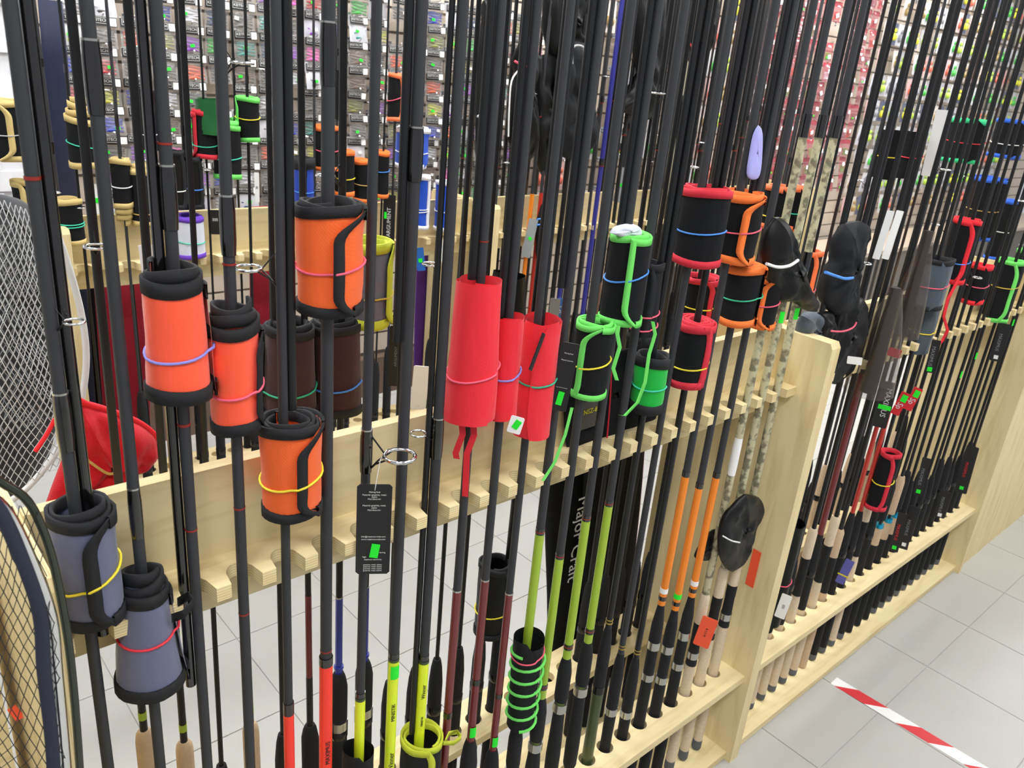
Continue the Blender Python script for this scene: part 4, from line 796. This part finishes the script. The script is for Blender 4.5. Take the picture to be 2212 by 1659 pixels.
card('hang_tag', (855, 770), RY + .09, 30, 130, BLACKC, 'black card tag with grey panel behind charcoal rods', 'tag', lines=[('ARGUMENT', .007, 0, 0, GREYC, -pi / 2)])
card('hang_tag', (465, 480), DYF - .02, 20, 50, BLACKC, 'black card with white barcode label beside the purple-rimmed bag', 'tag', lines=[('IIIII', .012, 0, .2, TEXTW, 0)])
card('hang_tag', (555, 405), DYF - .02, 10, 60, WHITEP, 'narrow white barcode tag under the green-rimmed bag', 'tag', lines=[('IIII', .008, 0, 0, INK, -pi / 2)])
card('hang_tag', (212, 430), DYF - .02, 18, 60, WHITEP, 'white card tag with green sticker by the tan-rimmed bags', 'tag', stick=(-.1, -.1, .013, .013, GREENS, 0))
card('hang_tag', (1144, 515), DYF - .02, 20, 80, mat('grey_blister', '9aa0a2', .4), 'grey blister card with yellow edge and green sticker', 'tag', roll=.12, stick=(.1, .0, .014, .012, GREENS, .5))
card('hang_tag', (1342, 400), DYF, 22, 70, mat('grey_blister'), 'grey card in yellow clip with green sticker above the green bag', 'tag', roll=.1, stick=(.1, 0, .014, .014, GREENS, .5))
card('hang_tag', (1208, 680), RY, 16, 70, BLUEC, 'blue and grey card with white lettering between the red and green bags', 'tag', roll=.05, lines=[('SPS', .012, 0, .3, TEXTW, -pi / 2)])
card('hang_tag', (1198, 665), RY + .003, 22, 40, GREYC, 'grey card behind the blue card', 'tag')
for cx, lab in ((1908, 'folded white card strip hanging on dark rods'), (1928, 'second folded white card strip hanging on dark rods')):
    card('card_strip', (cx, 508), FY - .03, 15, 100, WHITEP, lab, 'card', roll=.05)
card('card_strip', (2020, 310), RY - .03, 26, 130, WHITEP, 'long white card between the black bags', 'card', roll=-.03)
card('hang_tag', (1692, 1310), FY - .05, 22, 58, WHITEP, 'white label card on the black bag by the end panel', 'tag', roll=.08, lines=[('IIIII', .01, 0, 0, GREYC, pi / 2)])
card('hang_tag', (1846, 779), FY - .075, 30, 16, WHITEP, 'small white label on the smoky sleeve', 'label', roll=-.1)
card('hang_tag', (1932, 762), FY - .06, 26, 18, REDC, 'small red and white label under the smoky sleeve', 'label', roll=.1)
card('hang_tag', (1912, 875), FY - .05, 28, 100, BLACKC, 'long black card with white lettering and green sticker among slim rods', 'tag', roll=.0, lines=[('MAXIMUS', .018, 0, .1, TEXTW, pi / 2)], stick=(0, -.1, .03, .012, GREENS, 0))
for cx, cy, lab in ((1945, 872, 'red and black card with white letters and green sticker'), (1972, 862, 'second red and black card with white letters and green sticker')):
    card('hang_tag', (cx, cy), FY - .05, 18, 52, REDC, lab, 'tag', roll=.2, lines=[('Sp', .02, 0, -.2, TEXTW, pi / 2)], stick=(.2, .5, .014, .02, GREENS, 0))
for cx, cy, wv, hv, lab in ((2088, 1015, 24, 105, 'black card sleeve with red print near the rack end'), (2036, 1090, 20, 60, 'black card with white label low among the grips'), (1992, 1030, 17, 85, 'black card with green sticker beside pale rods'), (1962, 1140, 18, 100, 'black card with tiny white label and green sticker'), (1940, 1150, 18, 90, 'black card tag with red print low on the shelf'), (2160, 740, 22, 80, 'black card with white label at the green rods'), (2015, 770, 18, 70, 'grey-black card hanging below the slate bags')):
    card('hang_tag', (cx, cy), FY - .045, wv, hv, BLACKC, lab, 'tag', roll=-.04, lines=[('MAXIMUS', .013, -.2, 0, REDC if 'red' in lab else GREYC, pi / 2)], stick=(0, -.78, .012, .012, WHITEP if 'white' in lab else GREENS, 0))
card('hang_tag', (1825, 1235), FY - .04, 18, 60, mat('violet_card', '5b5aa8', .4), 'violet card with yellow stripe hanging low on the shelf', 'tag', roll=.15, stick=(0, -.3, .03, .004, TEXTY, 0))

# ------------------------------------------------------------------ landing nets on the left
def net(label, hoop_px, Y, r, m, bag, netm, cat='landing net', cell=.012, wire=.0006, extra=()):
    P = [ony(q, Y + dy) for q, dy in hoop_px]; o0 = P[0].copy()
    t = thing('landing_net', label, cat, tuple(o0)); L = smooth([p - o0 for p in P], 5)
    g = G(); g.tube(L, r, 10); put('hoop', g.mesh('hoop', m), t)
    for pts, rr, mm, nm in extra:
        Q = smooth([ony(q, Y + dy) - o0 for q, dy in pts], 5); g = G(); g.tube(Q, rr, 10); put(nm, g.mesh(nm, mm), t)
    # netting: wires over a sagging sheet given by corner pixels
    (q0, q1, q2, q3), dy0, sag = bag
    A_, B_, C_, D_ = [ony(q, Y + dy0) - o0 for q in (q0, q1, q2, q3)]
    nu = int(max((B_ - A_).length, (C_ - D_).length) / cell); nv = int(max((D_ - A_).length, (C_ - B_).length) / cell)
    rn = random.Random(5)
    def S(u, v):
        p = (A_ * (1 - u) + B_ * u) * (1 - v) + (D_ * (1 - u) + C_ * u) * v
        return p + Vector((0, sag * math.sin(pi * u) * math.sin(pi * v) + .006 * math.sin(9 * u + 5 * v) + .006 * math.sin(13 * v - 6 * u), 0))
    g = G()
    for i in range(-nv, nu + 1):
        for sgn in (1, -1):
            pts = []
            for k in range(0, nv + 1):
                u = (i + k * .5 if sgn > 0 else i + nv - k * .5) / nu; 
                if 0 <= u <= 1: pts.append(S(u, k / nv) + Vector((rn.uniform(-.0006, .0006), 0, rn.uniform(-.0006, .0006))))
            if len(pts) > 1: g.tube(pts, wire, 3, cap=False)
    o = put('netting', g.mesh('netting', netm), t); o['kind'] = 'stuff'
    return t
NETB = mat('black_cord', '2c2d2f', .7); NETW = mat('pale_cord', 'c9cbcc', .6); NETG = mat('grey_cord', '8a8d90', .6)
net('landing net with black strap and silver hoop hanging at the rack end', [((-40, 1010), 0), ((0, 1040), 0), ((62, 1085), 0), ((105, 1180), 0), ((135, 1310), 0), ((155, 1450), 0), ((172, 1659), 0), ((176, 1800), 0)], .70, .0038, mat('olive_tube', '4a5046', .2, metal=.8),
    (((-140, 1080), (85, 1110), (165, 1800), (-140, 1800)), -.01, -.02), NETB, cell=.0105, wire=.00045,
    extra=[([((-40, 1060), -.03), ((0, 1105), -.03), ((40, 1190), -.03), ((85, 1320), -.03), ((95, 1450), -.03), ((112, 1600), -.03), ((120, 1760), -.03)], .0058, mat('navy_strap', '24283a', .8), 'strap'),
           ([((-30, 1070), -.01), ((15, 1110), -.01), ((65, 1210), -.01), ((108, 1330), -.01), ((122, 1460), -.01), ((140, 1659), -.01), ((146, 1800), -.01)], .0058, mat('bright_alu', 'e4e6e8', .12, metal=1), 'inner_hoop')])
net('pale landing net with white padded hoop behind the near rack', [((60, 380), 0), ((112, 480), 0), ((148, 575), 0), ((178, 690), 0), ((186, 790), 0), ((168, 890), 0), ((122, 975), 0), ((58, 1055), 0), ((-20, 1110), 0)], 1.35, .0052, mat('white_foam', 'd9dcdc', .6, bump=.4, scale=200),
    (((-60, 400), (95, 470), (150, 1000), (-60, 1100)), .0, -.05), NETW, cell=.012, wire=.0008)
net('dark grey landing net hanging behind the pale net', [((-40, 430), 0), ((30, 470), 0), ((90, 560), 0), ((120, 700), 0), ((95, 800), 0), ((40, 830), 0)], 1.5, .003, DKMET,
    (((-80, 440), (110, 500), (140, 900), (-80, 960)), .0, .06), NETG, cell=.010, wire=.0009)

puff('dark mesh keepnet bag hanging behind the pale landing net', [(-90, 410), (40, 430), (105, 500), (125, 640), (130, 800), (118, 930), (70, 1040), (-90, 1100)], 1.74, .1, 'mesh', 'backing', 'backing')  # dark shape added to darken the bright background behind the nets
t = thing('plywood_cabinet', 'plywood cabinet side seen through the black landing net', 'cabinet', (-.2, .96, 0))
box_part('front_panel', t, PLYY, -.6, .29, 0, .018, 0, 1.02); box_part('side_panel', t, PLYX, .272, .29, .018, .4, 0, 1.02); box_part('top_panel', t, PLYZ, -.6, .29, -.004, .4, 1.02, 1.038)
g = G(); g.box(-.005, .005, -.001, 0, -.012, .012); q = ony((36, 1545), .955); put('sticker', g.mesh('sticker', ORANGEC), t, (q.x + .2, -.0005, q.z), (0, -.3, 0))
# ------------------------------------------------------------------ packets hanging on the slat wall
pk = {}
def packet_meshes():
    # bag film: pillow 9.5 x 11 cm
    g = G(); N = 8; wd, ht = .092, .105
    for s in (-1, 1):
        P = [[Vector((wd * (i / N - .5), s * .009 * (math.sin(pi * i / N) * math.sin(pi * j / N)) ** .5 + .0015 * math.sin(i * 2.1 + j * 1.3), ht * (j / N) - ht)) for i in range(N + 1)] for j in range(N + 1)]
        g.grid(P if s < 0 else [r[::-1] for r in P])
    pk['film'] = g.mesh('film', FILM); pk['glare_film'] = g.mesh('film', mat('painted_glare_film', 'e6e6ec', .12, alpha=.7, spec=1, coat=.8))  # second film: white glare painted into the colour of random packets
    g = G(); g.box(-.046, .046, -.0132, -.0108, -.036, -.006); pk['header_card'] = g.mesh('header_card', BLACKC)
    g = G(); g.box(-.040, .018, -.0137, -.0131, -.0285, -.0275); g.box(-.040, .018, -.0137, -.0131, -.0095, -.0085); g.box(-.041, -.040, -.0137, -.0131, -.0285, -.0085); g.box(.018, .019, -.0137, -.0131, -.0285, -.0085); pk['border'] = g.mesh('border', TEXTW)
    g = G(); g.box(.022, .044, -.0140, -.0131, -.034, -.009); pk['label'] = g.mesh('label', WHITEP)
    g = G(); g.box(-.008, .008, -.0008, .0008, -.005, .005); pk['price_sticker'] = g.mesh('price_sticker', GREENS)
    g = G(); g.box(-.008, .008, -.0008, .0008, -.006, .006); pk['white_sticker'] = g.mesh('price_sticker', WHITEP)
    for nm, c in dict(purple='8a3fb0', pink='e45fb0', green='3fae4a', blue='2438a8', teal='3f8f86', orange='d0552a', red='b3262c', olive='8b8a3c', brown='6f5a4a', grey='63615f', smoke='4a4846', yellow='b9b832', white='c8c9cf', navy='27456a').items():
        m = mat('lure_' + nm, c, .3, spec=.6)
        g = G()
        for i in range(5):
            z = -.05 - i * .0098; pts = [(-.036 + .072 * k / 6, .002 * math.sin(i * 2 + k), z + .003 * math.sin(k * .9 + i * 1.3)) for k in range(7)]
            g.tube(pts, [.003, .0058, .0068, .0064, .005, .003, .0045], 6)
        pk['lures_' + nm] = g.mesh('lures', m)
    hk = G(); hk.tube([(0, 0, 0), (0, -.09, 0), (0, -.1, .008)], .0022, 6); hk.box(-.012, .012, -.002, 0, -.012, .012); pk['hook'] = hk.mesh('hook', CHROME)
packet_meshes()
KT = text('KEITECH', .0135, TEXTW)
lure_cols = ['purple', 'grey', 'smoke', 'green', 'blue', 'pink', 'brown', 'orange', 'teal', 'white', 'red', 'olive', 'smoke', 'grey', 'navy', 'yellow', 'brown', 'purple']
rk = random.Random(11)
for ci in range(22):
    for ri in range(9):
        x = .83 + ci * .101; z = 1.86 - ri * .098
        if ci == 0 and ri > 6: continue
        if rk.random() < .05: continue
        cn = lure_cols[(ci * 5 + ri * 7 + rk.randrange(3)) % len(lure_cols)]; y = WY - .055 - rk.uniform(0, .02)
        adj = {'smoke': 'smoke-black', 'white': 'pearl white', 'navy': 'dark blue', 'teal': 'blue-green'}.get(cn, cn)
        t = thing('lure_packet', 'clear packet of %s soft lures with black header card on the slat wall' % adj, 'lure packet', (x + rk.uniform(-.004, .004), y, z), (rk.uniform(-.22, .05), rk.uniform(-.05, .05), rk.uniform(-.12, .12)), 'black-headed packets of %s soft lures' % adj)
        put('film', pk['glare_film' if rk.random() < .14 else 'film'], t); put('lures', pk['lures_' + cn], t); put('header_card', pk['header_card'], t); put('border', pk['border'], t); put('label', pk['label'], t)
        put('lettering', KT, t, (-.011, -.0136, -.018), (pi / 2, 0, 0))
        if rk.random() < .7: put('price_sticker', pk['price_sticker' if rk.random() < .75 else 'white_sticker'], t, (rk.uniform(-.03, .02), -.0125, -.062 - rk.random() * .02), (0, rk.uniform(-.3, .3), 0))
        put('hook', pk['hook'], wall, (x, WY, z + .001))
# red packets
g = G(); g.box(-.05, .05, -.0012, .0012, -.03, 0); pk['red_header'] = g.mesh('header_card', mat('red_header', 'a8242f', .25, coat=.5))
g = G(); g.box(-.02, .012, -.0008, .0008, -.013, .013); pk['white_label'] = g.mesh('label', WHITEP)
g = G(); N = 6
for s in (-1, 1):
    P = [[Vector((.104 * (i / N - .5), s * .01 * (math.sin(pi * i / N) * math.sin(pi * j / N)) ** .5 + .002 * math.sin(i * 2.1 + j * 1.9), -.13 * (1 - j / N))) for i in range(N + 1)] for j in range(N + 1)]
    g.grid(P if s < 0 else [r[::-1] for r in P])
pk['red_film'] = g.mesh('film', mat('red_tint_film', 'b8606c', .08, alpha=.4, spec=1, coat=.6))
for ci in range(12):
    for ri in range(11):
        x = 4.75 + ci * .148; z = 2.36 - ri * .132
        if rk.random() < .04: continue
        cn = ['grey', 'green', 'orange', 'red', 'brown', 'white'][(ci * 3 + ri * 5 + rk.randrange(2)) % 6]
        t = thing('lure_packet', 'red-headed clear packet of %s lures on the slat wall' % cn, 'lure packet', (x, WY - .06 - rk.uniform(0, .03), z), (rk.uniform(-.25, .05), rk.uniform(-.06, .06), rk.uniform(-.15, .15)), 'red-headed packets of %s lures' % cn)
        put('film', pk['red_film'], t); put('header_card', pk['red_header'], t); put('lures', pk['lures_' + cn], t, (0, 0, -.02)); put('label', pk['white_label'], t, (rk.uniform(-.01, .03), -.013, -.05 - rk.random() * .05), (0, rk.uniform(-.4, .4), 0))
        if rk.random() < .3: put('price_sticker', pk['price_sticker'], t, (-.03, -.013, -.1))
        put('hook', pk['hook'], wall, (x, WY, z + .001))
# blister cards: float and jig cards in the middle and at the far right
def blister(colr, c):
    g = G(); g.box(-.052, .052, -.001, .001, -.155, 0); a = g.mesh('backing_card', mat('blister_card_' + colr[0], colr[1], .4))
    g = G(); g.lathe([(-.125, .004), (-.12, .02), (-.1, .026), (-.075, .02), (-.07, .004)], 10, 0, 0, -.008); g.lathe([(-.065, .003), (-.06, .012), (-.045, .014), (-.034, .003)], 10, 0, .012, -.006)
    return a, g.mesh('lure_body', mat('blister_lure_' + c[0], c[1], .3))
BK = {'yellow': blister(('navy', '565a72'), ('yellow', 'd9d83a')), 'lime': blister(('slate', 'a6a4a8'), ('lime', 'a9c84a')), 'red': blister(('rose', 'c9a7a4'), ('coral', 'd06a55')),
      'white': blister(('white', 'c4c3c8'), ('grey', '8f8f96')), 'amber': blister(('clear', 'cfc6be'), ('amber', '9a8250')), 'green': blister(('pale', 'cfcdd0'), ('green', '49b04a'))}
bkeys = list(BK)
def blisters(x0, n, dx, z0, m, dz, where, thin):
    for ci in range(n):
        for ri in range(m):
            if rk.random() < thin: continue
            cn = bkeys[(ci * 2 + ri * 3 + rk.randrange(3)) % 6]; x = x0 + ci * dx; z = z0 - ri * dz
            t = thing('lure_card', 'blister card with %s lure %s' % (cn, where), 'lure card', (x, WY - .06, z), (rk.uniform(-.1, .05), rk.uniform(-.05, .05), rk.uniform(-.1, .1)), '%s blister cards %s' % (cn, where))
            put('backing_card', BK[cn][0], t); put('lure_body', BK[cn][1], t)
            if rk.random() < .5: put('price_sticker', pk['price_sticker'], t, (.02, -.004, -.05))
            put('hook', pk['hook'], wall, (x, WY, z + .001))
blisters(6.6, 26, .128, 2.75, 11, .19, 'on the far stretch of slat wall', .12)
blisters(3.1, 13, .125, 2.15, 8, .165, 'on the slat wall beside the red packets', .1)

# lower cabinet under the slat wall on the right
g = G(); g.box(4.3, 10.8, WY - .55, WY - .12, 0, .5); cb_ = put('low_cabinet', g.mesh('low_cabinet', mat('grey_brown_laminate', '6d655c', .5)), None); tag(cb_, 'long grey-brown low cabinet under the slat wall', 'cabinet')
g = G(); g.box(4.28, 10.82, WY - .57, WY - .12, .5, .53); put('worktop', g.mesh('worktop', mat('beige_top', 'bfae9a', .5)), cb_)

# corner unit at the end of the right-hand rack
t = thing('display_counter', 'plywood counter front beside the right-hand rack end', 'counter', (3.2, .75, 0))
box_part('front_board', t, PLYX, -.11, .14, -.006, .012, 0, 1.3)
box_part('top_board', t, PLYZ, .14, 1.6, -.02, .35, .62, .64)
box_part('front_panel', t, PLYX, .14, 1.6, -.004, .012, 0, .62)
bx = thing('storage_box', 'grey plastic box on the plywood counter', 'box', (3.62, .95, .641))
box_part('body', bx, mat('grey_plastic', '8b8b90', .5), -.2, .2, -.1, .1, 0, .14); box_part('lid', bx, mat('grey_plastic2', '707076', .5), -.205, .205, -.105, .105, .14, .16)

# ------------------------------------------------------------------ floor tape
a, b_ = onz((1806, 1466), .0), onz((2096, 1640), 0); d = (b_ - a).normalized(); n_ = Vector((-d.y, d.x, 0)); L = .95; hw = .021
tp = thing('floor_tape', 'red and white striped warning tape stuck on the floor tiles', 'tape', (a.x - .014, a.y, .0006))
seg = .092; sl = .055
for m, nm, off in ((mat('tape_white', 'f6f6f4', .35), 'white_stripe', -seg + .012), (mat('tape_red', 'd93a44', .35), 'red_stripe', .012)):
    g = G(); s0 = off - seg * 2
    while s0 < L:
        q = [(s0 + sl, hw), (s0 + seg + sl, hw), (s0 + seg, -hw), (s0, -hw)]
        q = [(min(max(s, 0), L), e) for s, e in q]
        if max(s for s, e in q) - min(s for s, e in q) > 1e-4:
            bb = len(g.v); g.v += [tuple(d * s + n_ * e + Vector((0, 0, .0003))) for s, e in q] + [tuple(d * s + n_ * e - Vector((0, 0, .0003))) for s, e in q]
            g.quad(bb + 3, bb + 2, bb + 1, bb); g.quad(bb + 4, bb + 5, bb + 6, bb + 7)
            for k in range(4): g.quad(bb + k, bb + (k + 1) % 4, bb + 4 + (k + 1) % 4, bb + 4 + k)
        s0 += seg * 2
    put(nm, g.mesh(nm, m), tp)
# lettering printed on the fluorescent butts
def rod_text(k, z, st, size, r):
    t = [o for o in bpy.data.objects if o.name.startswith('fishing_rod') and o.parent is None and abs(o.location.x - FAX[k]) < 1e-4 and abs(o.location.y - FY) < 1e-4][0]
    A0 = facing(FAX[k], FY, .35); me = text(st, size, INK)
    put('lettering', me, t, ((r + .0004) * math.cos(A0), (r + .0004) * math.sin(A0), z - ZB), (pi / 2, -pi / 2, A0 + pi / 2))
rod_text(7, .70, 'MINISTIK', .0085, .0083); rod_text(7, .60, 'Winner', .012, .0083); rod_text(7, .53, 'MAXIMUS', .009, .0083)
rod_text(8, .71, 'Winner', .009, .0083); rod_text(8, .65, 'MINISTIK', .005, .0083); rod_text(5, .69, 'MAXIMUS', .01, .0096); rod_text(4, .66, 'MAXIMUS', .007, .0074)
